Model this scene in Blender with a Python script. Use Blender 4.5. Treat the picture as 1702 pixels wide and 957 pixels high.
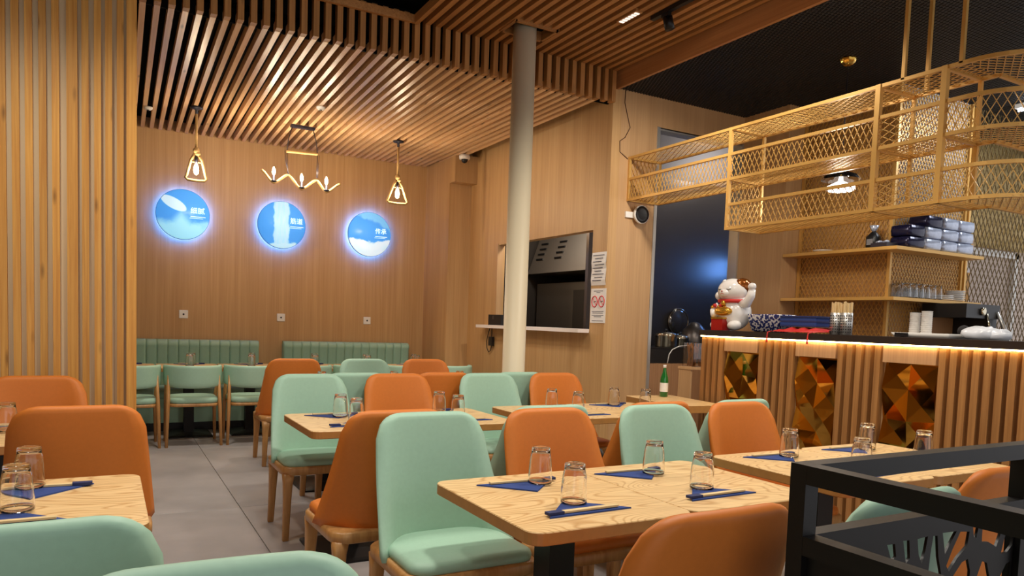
import bpy, math, random
from mathutils import Vector, Matrix
random.seed(7)
for o in list(bpy.data.objects):
    bpy.data.objects.remove(o)
SC = bpy.context.scene
COL = SC.collection
PI = math.pi

# ------------------------------------------------------------------ camera
# room axes: X runs along the back wall, Y into the depth of the room, Z up
cam_d = bpy.data.cameras.new('camera')
cam = bpy.data.objects.new('camera', cam_d)
COL.objects.link(cam)
yaw, pitch, roll = 0.50969, -0.064278, -0.034355
fw = Vector((math.sin(yaw)*math.cos(pitch), math.cos(yaw)*math.cos(pitch), math.sin(pitch)))
rt = Vector((math.cos(yaw), -math.sin(yaw), 0.0))
dn = fw.cross(rt)
r2 = math.cos(roll)*rt + math.sin(roll)*dn
d2 = -math.sin(roll)*rt + math.cos(roll)*dn
m3 = Matrix((r2, -d2, -fw)).transposed()
cam.matrix_world = Matrix.Translation((0, 0, 1.33)) @ m3.to_4x4()
cam_d.sensor_width = 36.0
cam_d.lens = 1210.24*36/1702
cam_d.shift_y = (612.55-478.5)/1702
cam_d.clip_start = 0.02
SC.camera = cam

# ------------------------------------------------------------------ world, exposure
w = bpy.data.worlds.new('world')
SC.world = w
w.use_nodes = True
bg = w.node_tree.nodes['Background']
bg.inputs[0].default_value = (0.97, 0.97, 1.0, 1)
bg.inputs[1].default_value = 1.0
SC.view_settings.view_transform = 'Standard'
SC.view_settings.look = 'None'
SC.view_settings.gamma = 1.0
SC.view_settings.use_curve_mapping = False
SC.view_settings.exposure = 0.0


def lamp(name, kind, loc, energy, color, size=0.2, aim=None, spot=None, blend=0.6, parent=None):
    d = bpy.data.lights.new(name, kind)
    d.energy = energy
    d.color = color
    if kind == 'AREA':
        d.shape = 'DISK'
        d.size = size
    else:
        d.shadow_soft_size = size
    if kind == 'SPOT':
        d.spot_size = math.radians(spot or 80)
        d.spot_blend = blend
    o = bpy.data.objects.new(name, d)
    COL.objects.link(o)
    o.location = loc
    if aim is not None:
        v = Vector(aim)-Vector(loc)
        o.rotation_euler = v.to_track_quat('-Z', 'Y').to_euler()
    if parent is not None:
        o.parent = parent
    return o


WARM = (1.0, 0.80, 0.56)
SOFT = (1.0, 0.92, 0.81)
# unseen downward spots, no fittings, added to light tables, bar and back row
DOWN = [
    # x, y, z, watts, colour, cone
    (1.40, 2.05, 3.58, 145, SOFT, 150), (2.80, 2.05, 3.58, 125, SOFT, 124),
    (1.10, 4.00, 3.58, 85, SOFT, 150), (3.75, 3.75, 3.50, 85, SOFT, 150),
    (-0.20, 2.50, 3.58, 80, SOFT, 66), (-0.45, 3.7, 3.58, 75, SOFT, 140), (0.25, 0.75, 3.58, 28, SOFT, 70),
    (0.55, 6.80, 3.36, 112, SOFT, 84), (2.60, 6.80, 3.36, 90, SOFT, 100),
    (5.10, 3.00, 3.50, 80, SOFT, 110), (5.10, 1.40, 3.50, 50, SOFT, 110),
]
for (x, y, z, e, c, cone) in DOWN:
    lamp('unseen_down_spot', 'SPOT', (x, y, z), e, c, 0.12, (x, y, 0), cone, 0.6)
# hatch and door wall spots, plus an unseen one added for the back wall
WASH = [((1.5, 6.9, 3.30), (1.6, 9.4, 1.9), 46, (1.0, 0.86, 0.68), 120), ((2.3, 6.3, 3.30), (4.13, 7.0, 1.9), 68, (1.0, 0.93, 0.88), 100), ((3.63, 3.9, 3.46), (4.45, 5.63, 2.0), 130, SOFT, 80)]
for (p, t, e, c, cone) in WASH:
    lamp('track_and_fill_spot', 'SPOT', p, e, c, 0.08, t, cone, 0.9)
# ------------------------------------------------------------------ colour helpers


def lin(c):
    return tuple(((v/255.0)/12.92 if v/255.0 <= 0.04045 else ((v/255.0+0.055)/1.055)**2.4) for v in c)


def col4(c):
    return (*lin(c), 1.0)


MATS = {}


def base_mat(name):
    m = bpy.data.materials.new(name)
    m.use_nodes = True
    MATS[name] = m
    nt = m.node_tree
    return m, nt, nt.nodes['Principled BSDF']


def plain(name, c, rough=0.5, metal=0.0, spec=0.5, emit=None, estr=0.0, var=0.0, bump=0.0, bscale=200, coat=0.0, sheen=0.0):
    m, nt, b = base_mat(name)
    b.inputs['Base Color'].default_value = col4(c)
    b.inputs['Roughness'].default_value = rough
    b.inputs['Metallic'].default_value = metal
    b.inputs['Specular IOR Level'].default_value = spec
    b.inputs['Coat Weight'].default_value = coat
    b.inputs['Sheen Weight'].default_value = sheen
    if emit:
        b.inputs['Emission Color'].default_value = col4(emit)
        b.inputs['Emission Strength'].default_value = estr
    if var > 0 or bump > 0:
        tc = nt.nodes.new('ShaderNodeTexCoord')
        n = nt.nodes.new('ShaderNodeTexNoise')
        n.inputs['Scale'].default_value = bscale
        n.inputs['Detail'].default_value = 3
        nt.links.new(tc.outputs['Object'], n.inputs['Vector'])
        if var > 0:
            mx = nt.nodes.new('ShaderNodeMix')
            mx.data_type = 'RGBA'
            mx.blend_type = 'MULTIPLY'
            mx.inputs['Factor'].default_value = var
            mx.inputs['A'].default_value = col4(c)
            nt.links.new(n.outputs['Fac'], mx.inputs['B'])
            nt.links.new(mx.outputs['Result'], b.inputs['Base Color'])
        if bump > 0:
            bp = nt.nodes.new('ShaderNodeBump')
            bp.inputs['Strength'].default_value = bump
            bp.inputs['Distance'].default_value = 0.002
            nt.links.new(n.outputs['Fac'], bp.inputs['Height'])
            nt.links.new(bp.outputs['Normal'], b.inputs['Normal'])
    return m


def wood(name, c1, c2, axis='Z', fine=55, stretch=1.6, rough=0.5, knots=0.0, rnd=0.0, bump=0.15, spec=0.4, contrast=1.0, broad=0.0):
    """straight-grained wood; grain runs along the local axis"""
    m, nt, b = base_mat(name)
    N, L = nt.nodes, nt.links
    tc = N.new('ShaderNodeTexCoord')
    oi = N.new('ShaderNodeObjectInfo')
    mp = N.new('ShaderNodeMapping')
    s = [fine, fine, fine]
    s['XYZ'.index(axis)] = stretch
    mp.inputs['Scale'].default_value = s
    add = N.new('ShaderNodeVectorMath')
    add.operation = 'ADD'
    sc = N.new('ShaderNodeVectorMath')
    sc.operation = 'SCALE'
    sc.inputs['Scale'].default_value = 37.0
    cmb = N.new('ShaderNodeCombineXYZ')
    for k in range(3):
        L.new(oi.outputs['Random'], cmb.inputs[k])
    L.new(cmb.outputs[0], sc.inputs[0])
    L.new(tc.outputs['Object'], add.inputs[0])
    L.new(sc.outputs[0], add.inputs[1])
    L.new(add.outputs[0], mp.inputs['Vector'])
    n1 = N.new('ShaderNodeTexNoise')
    n1.inputs['Scale'].default_value = 1.0
    n1.inputs['Detail'].default_value = 4
    n1.inputs['Roughness'].default_value = 0.62
    n1.inputs['Distortion'].default_value = 0.4
    L.new(mp.outputs[0], n1.inputs['Vector'])
    rp = N.new('ShaderNodeValToRGB')
    h = 0.22/contrast
    rp.color_ramp.elements[0].position = max(0.0, 0.5-h)
    rp.color_ramp.elements[1].position = min(1.0, 0.5+h)
    rp.color_ramp.elements[0].color = col4(c2)
    rp.color_ramp.elements[1].color = col4(c1)
    fac = n1.outputs['Fac']
    if broad > 0:
        mpb = N.new('ShaderNodeMapping')
        sb = [fine*0.16]*3
        sb['XYZ'.index(axis)] = stretch*0.5
        mpb.inputs['Scale'].default_value = sb
        L.new(add.outputs[0], mpb.inputs['Vector'])
        nb = N.new('ShaderNodeTexNoise')
        nb.inputs['Scale'].default_value = 1.0
        nb.inputs['Detail'].default_value = 3
        L.new(mpb.outputs[0], nb.inputs['Vector'])
        mf = N.new('ShaderNodeMix')
        mf.inputs['Factor'].default_value = broad
        L.new(n1.outputs['Fac'], mf.inputs['A'])
        L.new(nb.outputs['Fac'], mf.inputs['B'])
        fac = mf.outputs['Result']
    L.new(fac, rp.inputs['Fac'])
    out = rp.outputs['Color']
    if knots > 0:
        mp2 = N.new('ShaderNodeMapping')
        s2 = [11.0, 11.0, 11.0]
        s2['XYZ'.index(axis)] = 2.6
        mp2.inputs['Scale'].default_value = s2
        L.new(add.outputs[0], mp2.inputs['Vector'])
        v = N.new('ShaderNodeTexVoronoi')
        v.inputs['Scale'].default_value = 1.0
        L.new(mp2.outputs[0], v.inputs['Vector'])
        r2_ = N.new('ShaderNodeValToRGB')
        r2_.color_ramp.elements[0].position = 0.03
        r2_.color_ramp.elements[0].color = (1, 1, 1, 1)
        r2_.color_ramp.elements[1].position = 0.16
        r2_.color_ramp.elements[1].color = (0, 0, 0, 1)
        L.new(v.outputs['Distance'], r2_.inputs['Fac'])
        mx = N.new('ShaderNodeMix')
        mx.data_type = 'RGBA'
        mx.inputs['B'].default_value = (*[q*0.35 for q in lin(c2)], 1)
        mm = N.new('ShaderNodeMath')
        mm.operation = 'MULTIPLY'
        mm.inputs[1].default_value = knots
        L.new(r2_.outputs['Color'], mm.inputs[0])
        L.new(mm.outputs[0], mx.inputs['Factor'])
        L.new(out, mx.inputs['A'])
        out = mx.outputs['Result']
    if rnd > 0:
        hsv = N.new('ShaderNodeHueSaturation')
        mr = N.new('ShaderNodeMapRange')
        mr.inputs['To Min'].default_value = 1.0-rnd
        mr.inputs['To Max'].default_value = 1.0+rnd
        L.new(oi.outputs['Random'], mr.inputs['Value'])
        L.new(mr.outputs[0], hsv.inputs['Value'])
        L.new(out, hsv.inputs['Color'])
        out = hsv.outputs['Color']
    L.new(out, b.inputs['Base Color'])
    b.inputs['Roughness'].default_value = rough
    b.inputs['Specular IOR Level'].default_value = spec
    if bump > 0:
        bp = N.new('ShaderNodeBump')
        bp.inputs['Strength'].default_value = bump
        bp.inputs['Distance'].default_value = 0.002
        L.new(n1.outputs['Fac'], bp.inputs['Height'])
        L.new(bp.outputs['Normal'], b.inputs['Normal'])
    return m


def oak_top(name, c1, c2):
    """table laminate with cathedral oak figure"""
    m, nt, b = base_mat(name)
    N, L = nt.nodes, nt.links
    tc = N.new('ShaderNodeTexCoord')
    oi = N.new('ShaderNodeObjectInfo')
    cmb = N.new('ShaderNodeCombineXYZ')
    mu = N.new('ShaderNodeMath')
    mu.operation = 'MULTIPLY'
    mu.inputs[1].default_value = 9.0
    L.new(oi.outputs['Random'], mu.inputs[0])
    L.new(mu.outputs[0], cmb.inputs[0])
    L.new(mu.outputs[0], cmb.inputs[1])
    add = N.new('ShaderNodeVectorMath')
    L.new(tc.outputs['Object'], add.inputs[0])
    L.new(cmb.outputs[0], add.inputs[1])
    mp = N.new('ShaderNodeMapping')
    mp.inputs['Scale'].default_value = (1.0, 3.2, 1.0)
    L.new(add.outputs[0], mp.inputs['Vector'])
    n0 = N.new('ShaderNodeTexNoise')
    n0.inputs['Scale'].default_value = 1.7
    n0.inputs['Detail'].default_value = 1.0
    L.new(mp.outputs[0], n0.inputs['Vector'])
    mul = N.new('ShaderNodeMath')
    mul.operation = 'MULTIPLY'
    mul.inputs[1].default_value = 26.0
    L.new(n0.outputs['Fac'], mul.inputs[0])
    fr = N.new('ShaderNodeMath')
    fr.operation = 'PINGPONG'
    fr.inputs[1].default_value = 0.5
    L.new(mul.outputs[0], fr.inputs[0])
    rp = N.new('ShaderNodeValToRGB')
    rp.color_ramp.elements[0].position = 0.0
    rp.color_ramp.elements[0].color = col4(c2)
    rp.color_ramp.elements[1].position = 0.22
    rp.color_ramp.elements[1].color = col4(c1)
    L.new(fr.outputs[0], rp.inputs['Fac'])
    mp2 = N.new('ShaderNodeMapping')
    mp2.inputs['Scale'].default_value = (4.0, 140.0, 60.0)
    L.new(add.outputs[0], mp2.inputs['Vector'])
    n1 = N.new('ShaderNodeTexNoise')
    n1.inputs['Scale'].default_value = 1.0
    L.new(mp2.outputs[0], n1.inputs['Vector'])
    r2_ = N.new('ShaderNodeValToRGB')
    r2_.color_ramp.elements[0].position = 0.3
    r2_.color_ramp.elements[0].color = (0.80, 0.76, 0.70, 1)
    r2_.color_ramp.elements[1].position = 0.6
    r2_.color_ramp.elements[1].color = (1, 1, 1, 1)
    L.new(n1.outputs['Fac'], r2_.inputs['Fac'])
    mx = N.new('ShaderNodeMix')
    mx.data_type = 'RGBA'
    mx.blend_type = 'MULTIPLY'
    mx.inputs['Factor'].default_value = 0.8
    L.new(rp.outputs['Color'], mx.inputs['A'])
    L.new(r2_.outputs['Color'], mx.inputs['B'])
    L.new(mx.outputs['Result'], b.inputs['Base Color'])
    b.inputs['Roughness'].default_value = 0.38
    b.inputs['Specular IOR Level'].default_value = 0.45
    return m


def glass(name, tint=(1, 1, 1), rough=0.0, ior=1.45):
    m, nt, b = base_mat(name)
    b.inputs['Base Color'].default_value = (*tint, 1)
    b.inputs['Roughness'].default_value = rough
    b.inputs['Transmission Weight'].default_value = 1.0
    b.inputs['IOR'].default_value = ior
    return m


def emis(name, c, s):
    m, nt, b = base_mat(name)
    b.inputs['Base Color'].default_value = col4(c)
    b.inputs['Emission Color'].default_value = col4(c)
    b.inputs['Emission Strength'].default_value = s
    return m


def tile_mat(name):
    m, nt, b = base_mat(name)
    N, L = nt.nodes, nt.links
    tc = N.new('ShaderNodeTexCoord')
    n = N.new('ShaderNodeTexNoise')
    n.inputs['Scale'].default_value = 1.6
    n.inputs['Detail'].default_value = 6
    L.new(tc.outputs['Object'], n.inputs['Vector'])
    rp = N.new('ShaderNodeValToRGB')
    rp.color_ramp.elements[0].position = 0.3
    rp.color_ramp.elements[0].color = col4((150, 145, 144))
    rp.color_ramp.elements[1].position = 0.75
    rp.color_ramp.elements[1].color = col4((182, 176, 174))
    L.new(n.outputs['Fac'], rp.inputs['Fac'])
    L.new(rp.outputs['Color'], b.inputs['Base Color'])
    b.inputs['Roughness'].default_value = 0.42
    return m


VENEER = wood('oak_veneer', (206, 166, 114), (176, 134, 84), 'Z', 70, 1.0, 0.45, rnd=0.0, bump=0.08, broad=0.45)
VENEER_B = wood('pale_oak_veneer', (204, 164, 118), (178, 138, 94), 'Z', 70, 1.0, 0.45, bump=0.08, broad=0.45)
PINE_Y = wood('pine_slat_y', (232, 194, 150), (206, 158, 108), 'Y', 60, 1.4, 0.32, knots=0.8, rnd=0.16, bump=0.12)
PINE_YU = wood('stained_slat_y', (188, 134, 78), (150, 100, 54), 'Y', 60, 1.4, 0.5, knots=0.6, rnd=0.12, bump=0.12)
PINE_Z = wood('pine_slat_z', (226, 170, 84), (192, 126, 50), 'Z', 60, 1.4, 0.45, knots=0.7, rnd=0.10, bump=0.12)
PINE_ZU = wood('stained_slat_z', (190, 136, 76), (152, 102, 54), 'Z', 60, 1.4, 0.5, knots=0.5, rnd=0.12, bump=0.1)
SLATC = wood('counter_slat_wood', (182, 130, 76), (146, 98, 52), 'Z', 60, 1.4, 0.45, rnd=0.08, bump=0.1)
CREAM = plain('cream_board', (232, 214, 172), 0.6)
FRAMEW = wood('ash_frame', (206, 156, 96), (176, 124, 70), 'Z', 45, 5, 0.35, bump=0.06, spec=0.5)
TOPW = oak_top('oak_table_top', (240, 204, 148), (208, 162, 104))
EDGEW = plain('oak_table_edge', (190, 136, 72), 0.45, var=0.25, bscale=30)
MINT = plain('mint_leatherette', (168, 206, 182), 0.48, var=0.12, bscale=60, bump=0.05, spec=0.4)
ORANGE = plain('orange_leatherette', (216, 124, 48), 0.5, var=0.12, bscale=60, bump=0.05, spec=0.35)
BLACKM = plain('black_steel', (15, 13, 12), 0.42, metal=0.0, spec=0.35)
BLACKP = plain('black_plastic', (18, 18, 20), 0.4)
VOID = plain('black_void', (14, 13, 14), 0.9, spec=0.1)
MESHB = plain('black_mesh', (52, 50, 50), 0.5, metal=0.2)
GOLD = plain('gold_paint', (214, 168, 92), 0.38, metal=0.35)
GOLDM = plain('gold_mirror', (198, 148, 62), 0.06, metal=1.0)
GOLDB = plain('gold_brass', (214, 170, 80), 0.22, metal=1.0)
STEEL = plain('brushed_steel', (200, 198, 192), 0.34, metal=0.75)
STEELD = plain('dark_steel', (104, 98, 94), 0.36, metal=0.8)
WHITEP = plain('white_plastic', (236, 232, 224), 0.4)
IVORY = plain('ivory_paint', (226, 212, 180), 0.45)
PAPER = plain('white_paper', (236, 232, 226), 0.7)
TILE = tile_mat('floor_tile')
GROUT = plain('grout', (116, 108, 102), 0.9)
GLASSM = glass('clear_glass')
NAVY = plain('navy_napkin', (44, 70, 138), 0.85, var=0.2, bscale=300, bump=0.1)
NAVYD = plain('navy_sleeve', (34, 46, 96), 0.7)
CHOP = plain('bamboo', (232, 204, 150), 0.6)
DARKTOP = plain('dark_counter_top', (44, 34, 30), 0.35)
LED = emis('warm_led', (255, 224, 160), 34)
ROPE = plain('hemp_rope', (196, 158, 100), 0.9, var=0.35, bscale=90, bump=0.4)
BULB = emis('lit_bulb', (255, 226, 176), 26)
WHITEC = plain('white_ceramic', (240, 236, 230), 0.12, coat=0.5)
RED = plain('red_fabric', (196, 36, 28), 0.6)

# ------------------------------------------------------------------ geometry helpers


class MB:
    """collects boxes, tubes, lofts; build() links them as one mesh object"""

    def __init__(self):
        self.v, self.f, self.s = [], [], []

    def add(self, vs, fs, smooth=False):
        o = len(self.v)
        self.v += [tuple(p) for p in vs]
        self.f += [tuple(i+o for i in f) for f in fs]
        self.s += [smooth]*len(fs)
        return self

    def box(self, x0, x1, y0, y1, z0, z1):
        vs = [(x, y, z) for z in (z0, z1) for y in (y0, y1) for x in (x0, x1)]
        return self.add(vs, [(0, 2, 3, 1), (4, 5, 7, 6), (0, 1, 5, 4), (2, 6, 7, 3), (0, 4, 6, 2), (1, 3, 7, 5)])

    def bar(self, a, b, w, h=None, up=(0, 0, 1)):
        h = h or w
        a, b = Vector(a), Vector(b)
        d = (b-a).normalized()
        u = Vector(up)
        if abs(d.dot(u)) > 0.99:
            u = Vector((1, 0, 0))
        s = d.cross(u).normalized()
        t = s.cross(d).normalized()
        vs = []
        for p in (a, b):
            for (i, j) in ((-1, -1), (1, -1), (1, 1), (-1, 1)):
                vs.append(p+s*(i*w/2)+t*(j*h/2))
        return self.add(vs, [(3, 2, 1, 0), (4, 5, 6, 7), (0, 1, 5, 4), (1, 2, 6, 5), (2, 3, 7, 6), (3, 0, 4, 7)])

    def tube(self, pts, r, n=8, closed=False, cap=True):
        pts = [Vector(p) for p in pts]
        rr = r if isinstance(r, (list, tuple)) else [r]*len(pts)
        vs, fs = [], []
        k = len(pts)
        prev = None
        for i, p in enumerate(pts):
            if closed:
                d = pts[(i+1) % k]-pts[i-1]
            else:
                d = pts[min(i+1, k-1)]-pts[max(i-1, 0)]
            d.normalize()
            if prev is None:
                u = Vector((0, 0, 1)) if abs(d.z) < 0.9 else Vector((1, 0, 0))
                s = d.cross(u).normalized()
            else:
                s = (prev-d*prev.dot(d)).normalized()
            prev = s
            t = d.cross(s)
            for j in range(n):
                a = 2*PI*j/n
                vs.append(p+(s*math.cos(a)+t*math.sin(a))*rr[i])
        m = k if closed else k-1
        for i in range(m):
            for j in range(n):
                a, b = i*n+j, i*n+(j+1) % n
                c, d_ = ((i+1) % k)*n+(j+1) % n, ((i+1) % k)*n+j
                fs.append((a, b, c, d_))
        if cap and not closed:
            fs.append(tuple(range(n))[::-1])
            fs.append(tuple((k-1)*n+j for j in range(n)))
        return self.add(vs, fs, True)

    def lathe(self, prof, n=24, c=(0, 0, 0), cap0=True, cap1=True, smooth=True, sy=1.0):
        vs, fs = [], []
        for r, z in prof:
            for j in range(n):
                a = 2*PI*j/n
                vs.append((c[0]+r*math.cos(a), c[1]+sy*r*math.sin(a), c[2]+z))
        k = len(prof)
        for i in range(k-1):
            for j in range(n):
                fs.append((i*n+j, i*n+(j+1) % n, (i+1)*n+(j+1) % n, (i+1)*n+j))
        if cap0:
            fs.append(tuple(range(n))[::-1])
        if cap1:
            fs.append(tuple((k-1)*n+j for j in range(n)))
        return self.add(vs, fs, smooth)

    def loft(self, rings, cap0=True, cap1=True, smooth=True):
        n = len(rings[0])
        vs = [p for r in rings for p in r]
        fs = []
        for i in range(len(rings)-1):
            for j in range(n):
                fs.append((i*n+j, i*n+(j+1) % n, (i+1)*n+(j+1) % n, (i+1)*n+j))
        if cap0:
            fs.append(tuple(range(n))[::-1])
        if cap1:
            fs.append(tuple((len(rings)-1)*n+j for j in range(n)))
        return self.add(vs, fs, smooth)

    def ell(self, c, r, n=16, m=10, rot=None):
        vs, fs = [], []
        for i in range(m+1):
            th = PI*i/m
            for j in range(n):
                a = 2*PI*j/n
                p = Vector((r[0]*math.sin(th)*math.cos(a), r[1]*math.sin(th)*math.sin(a), r[2]*math.cos(th)))
                if rot:
                    p = rot @ p
                vs.append(p+Vector(c))
        for i in range(m):
            for j in range(n):
                fs.append((i*n+j, (i+1)*n+j, (i+1)*n+(j+1) % n, i*n+(j+1) % n))
        return self.add(vs, fs, True)

    def mesh(self, name):
        me = bpy.data.meshes.new(name)
        me.from_pydata(self.v, [], self.f)
        me.polygons.foreach_set('use_smooth', self.s)
        me.update()
        return me

    def build(self, name, mat, parent=None, loc=None, rz=None):
        return link(name, self.mesh(name), mat, parent, loc, rz)


def link(name, me, mat, parent=None, loc=None, rz=None):
    if mat is not None and not me.materials:
        me.materials.append(mat)
    o = bpy.data.objects.new(name, me)
    COL.objects.link(o)
    if parent is not None:
        o.parent = parent
    if loc is not None:
        o.location = loc
    if rz is not None:
        o.rotation_euler = (0, 0, rz)
    return o


def rr(hw, hd, r, z=0.0, n=5, c=(0, 0)):
    """rounded rectangle outline"""
    r = min(r, hw-1e-4, hd-1e-4)
    out = []
    for (sx, sy, a0) in ((1, 1, 0), (-1, 1, PI/2), (-1, -1, PI), (1, -1, 1.5*PI)):
        cx, cy = sx*(hw-r), sy*(hd-r)
        for i in range(n+1):
            a = a0+PI/2*i/n
            out.append((c[0]+cx+r*math.cos(a), c[1]+cy+r*math.sin(a), z))
    return out


def rloft(mb, hw, hd, r, prof, n=5, c=(0, 0), smooth=True):
    """prof: list of (inset, z)"""
    return mb.loft([rr(hw-i, hd-i, max(r-i*0.5, 0.002), z, n, c) for i, z in prof], smooth=smooth)


def smooth_mesh(mb, name, solid=None, sub=1, offset=0.0):
    me = mb.mesh(name)
    o = bpy.data.objects.new('tmp', me)
    COL.objects.link(o)
    if solid:
        md = o.modifiers.new('s', 'SOLIDIFY')
        md.thickness = solid
        md.offset = offset
    if sub:
        md = o.modifiers.new('u', 'SUBSURF')
        md.levels = sub
        md.render_levels = sub
    dg = bpy.context.evaluated_depsgraph_get()
    me2 = bpy.data.meshes.new_from_object(o.evaluated_get(dg))
    bpy.data.objects.remove(o)
    bpy.data.meshes.remove(me)
    me2.name = name
    me2.polygons.foreach_set('use_smooth', [True]*len(me2.polygons))
    return me2


def tag(o, label, cat, group=None):
    o['label'] = label
    o['category'] = cat
    if group:
        o['group'] = group
    return o


def struct(o, label=None):
    o['kind'] = 'structure'
    if label:
        o['label'] = label
    return o


def stuff(o):
    o['kind'] = 'stuff'
    return o


def thing(name, label, cat, loc=(0, 0, 0), rz=0.0, group=None):
    o = bpy.data.objects.new(name, None)
    o.empty_display_size = 0.1
    COL.objects.link(o)
    o.location = loc
    o.rotation_euler = (0, 0, rz)
    return tag(o, label, cat, group)


def dup(root, loc, rz, label, group=None):
    kids = {}
    for ch in root.children:
        kids.setdefault(root, []).append(ch)
    r = root.copy()
    COL.objects.link(r)
    r.location = loc
    r.rotation_euler = (0, 0, rz)
    r['label'] = label
    if group:
        r['group'] = group
    for ch in list(root.children):
        c = ch.copy()
        COL.objects.link(c)
        c.parent = r
        for g in list(ch.children):
            d = g.copy()
            COL.objects.link(d)
            d.parent = c
    return r


def diamonds(mb, mapf, W, Hh, cw, ch, t, seg=1, d=None):
    """two families of diagonal strands over a W x Hh rectangle; mapf(u, v) -> 3D point; cw, ch = cell size"""
    s = ch/cw
    for sg in (1, -1):
        k0 = -int(Hh/ch)-2
        k1 = int(W/cw)+2 if sg > 0 else int(W/cw+Hh/ch)+2
        if sg < 0:
            k0 = 0
        for k in range(k0, k1+1):
            # v = sg*s*(u - k*cw)
            u0, u1 = (k*cw, k*cw+Hh/s) if sg > 0 else (k*cw-Hh/s, k*cw)
            a, b = max(0, u0), min(W, u1)
            if b-a < 1e-4:
                continue
            pts = []
            for i in range(seg+1):
                u = a+(b-a)*i/seg
                pts.append(Vector(mapf(u, min(Hh, max(0, sg*s*(u-k*cw))))))
            for p, q in zip(pts, pts[1:]):
                if (q-p).length > 1e-4:
                    mb.bar(p, q, t, d or t)


def text_mesh(txt, size, mat, name, parent, loc, rot, ext=0.001):
    cu = bpy.data.curves.new(name, 'FONT')
    cu.body = txt
    cu.size = size
    cu.align_x = 'CENTER'
    cu.align_y = 'CENTER'
    cu.extrude = ext
    cu.resolution_u = 2
    o = bpy.data.objects.new('tmp', cu)
    COL.objects.link(o)
    dg = bpy.context.evaluated_depsgraph_get()
    me = bpy.data.meshes.new_from_object(o.evaluated_get(dg))
    bpy.data.objects.remove(o)
    me.name = name
    me.materials.clear()
    r = link(name, me, mat, parent, loc)
    r.rotation_euler = rot
    return r


# ------------------------------------------------------------------ room shell
YB = 9.40      # back wall
YS = 5.63      # step between the two slatted ceilings, and the wall with the kitchen door
XW = 4.13      # wall with the kitchen hatch
XP = 3.82      # recessed end of that wall
ZL, ZU, ZM = 3.38, 3.66, 3.54

floor = struct(MB().box(-3.2, 10.5, -2.6, YB+0.1, -0.10, -0.006).build('floor', GROUT), 'pale grey stone tile floor with thin dark joints')
tw, tl = 1.2, 2.4
tme = {}
xs = [0.80+tw*k for k in range(-3, 8)]
ys = [5.18+tl*k for k in range(-3, 2)]
tile0 = MB()
rloft(tile0, tw/2-0.0025, tl/2-0.0025, 0.003, [(0.0, -0.006), (0.0, -0.001), (0.002, 0.0)], n=1, smooth=False)
tile0 = tile0.mesh('floor_tile')
for x in xs[:-1]:
    for y in ys:
        if y+tl/2 > YB+0.1 and y > YB-0.3:
            continue
        if y+tl > YB+0.12:
            b = MB()
            hl = (YB-y)/2
            rloft(b, tw/2-0.0025, hl-0.0025, 0.003, [(0.0, -0.006), (0.0, -0.001), (0.002, 0.0)], n=1, smooth=False)
            b.build('floor_tile', TILE, floor, (x+tw/2, y+hl, 0))
        else:
            link('floor_tile', tile0, TILE, floor, (x+tw/2, y+tl/2, 0))

# back wall and its short returns
wall_back = struct(MB().box(-3.0, 4.4, YB, YB+0.1, 0, 3.75).build('wall_back', VENEER), 'oak veneer back wall behind the banquettes')
wall_left = struct(MB().box(-3.1, -3.0, -2.5, YB+0.1, 0, 3.9).build('wall_left', VENEER), 'oak veneer side wall')
wr = MB()
wr.box(XP, XP+0.08, 8.70, YB, 0, 3.5)                     # recessed end
wr.box(XP, XW+0.1, 8.62, 8.70, 0, 3.5)
wr.box(XW, XW+0.10, 7.84, 8.619, 0, 3.5)                   # left of the hatch
wr.box(XW, XW+0.10, 5.868, 7.84, 0, 1.262)                # below
wr.box(XW, XW+0.10, 5.868, 7.84, 2.246, 3.5)              # above
wr.box(XW, XW+0.10, YS, 5.868, 0, 3.70)                   # right
wall_right = struct(wr.build('wall_right', VENEER), 'oak veneer wall with the kitchen hatch')
struct(MB().box(XP-0.002, XW+0.002, 8.46, 8.62, 3.06, 3.40).build('trim_1', VENEER), 'boxed oak bulkhead at the top of the wall corner')
wf = MB()
wf.box(XW+0.10, 4.69, YS, YS+0.10, 0, 3.75)
wf.box(4.69, 5.83, YS, YS+0.10, 3.25, 3.75)
wf.box(5.8305, 5.95, 5.05, YS+0.10, 0, 3.75)
wf.box(5.9505, 6.10, 5.05, 5.12, 0, 3.75)
wall_kitchen = struct(wf.build('wall_kitchen', VENEER_B), 'pale oak wall with the kitchen doorway')
# steel door lining
dl = MB()
dl.box(4.665, 4.70, YS-0.012, YS+0.12, 0, 3.26)
dl.box(5.81, 5.84, YS-0.006, YS+0.12, 0, 3.26)
dl.box(4.70, 5.81, YS+0.0, YS+0.12, 3.235, 3.26)
struct(dl.build('trim_2', STEEL), 'brushed steel lining of the kitchen doorway')
# kitchen beyond: dark steel cladding
kb = MB()
kb.box(4.70, 7.15, 6.75, 6.8, 0, 3.08)
struct(kb.build('wall_kitchen_back', STEELD), 'dark steel cladding inside the kitchen')
kw = MB()
kw.box(4.24, 7.15, 6.8, 6.85, 3.081, 3.6)
kw.box(7.15, 7.2, 5.74, 6.85, 0, 3.6)
kw.box(4.24, 7.2, 5.74, 6.85, 3.601, 3.65)
kw.box(5.96, 7.15, 5.70, 5.74, 0, 3.6)
struct(kw.build('wall_kitchen_side', plain('kitchen_grey', (150, 146, 146), 0.5)), 'grey upper wall inside the kitchen')
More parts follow.
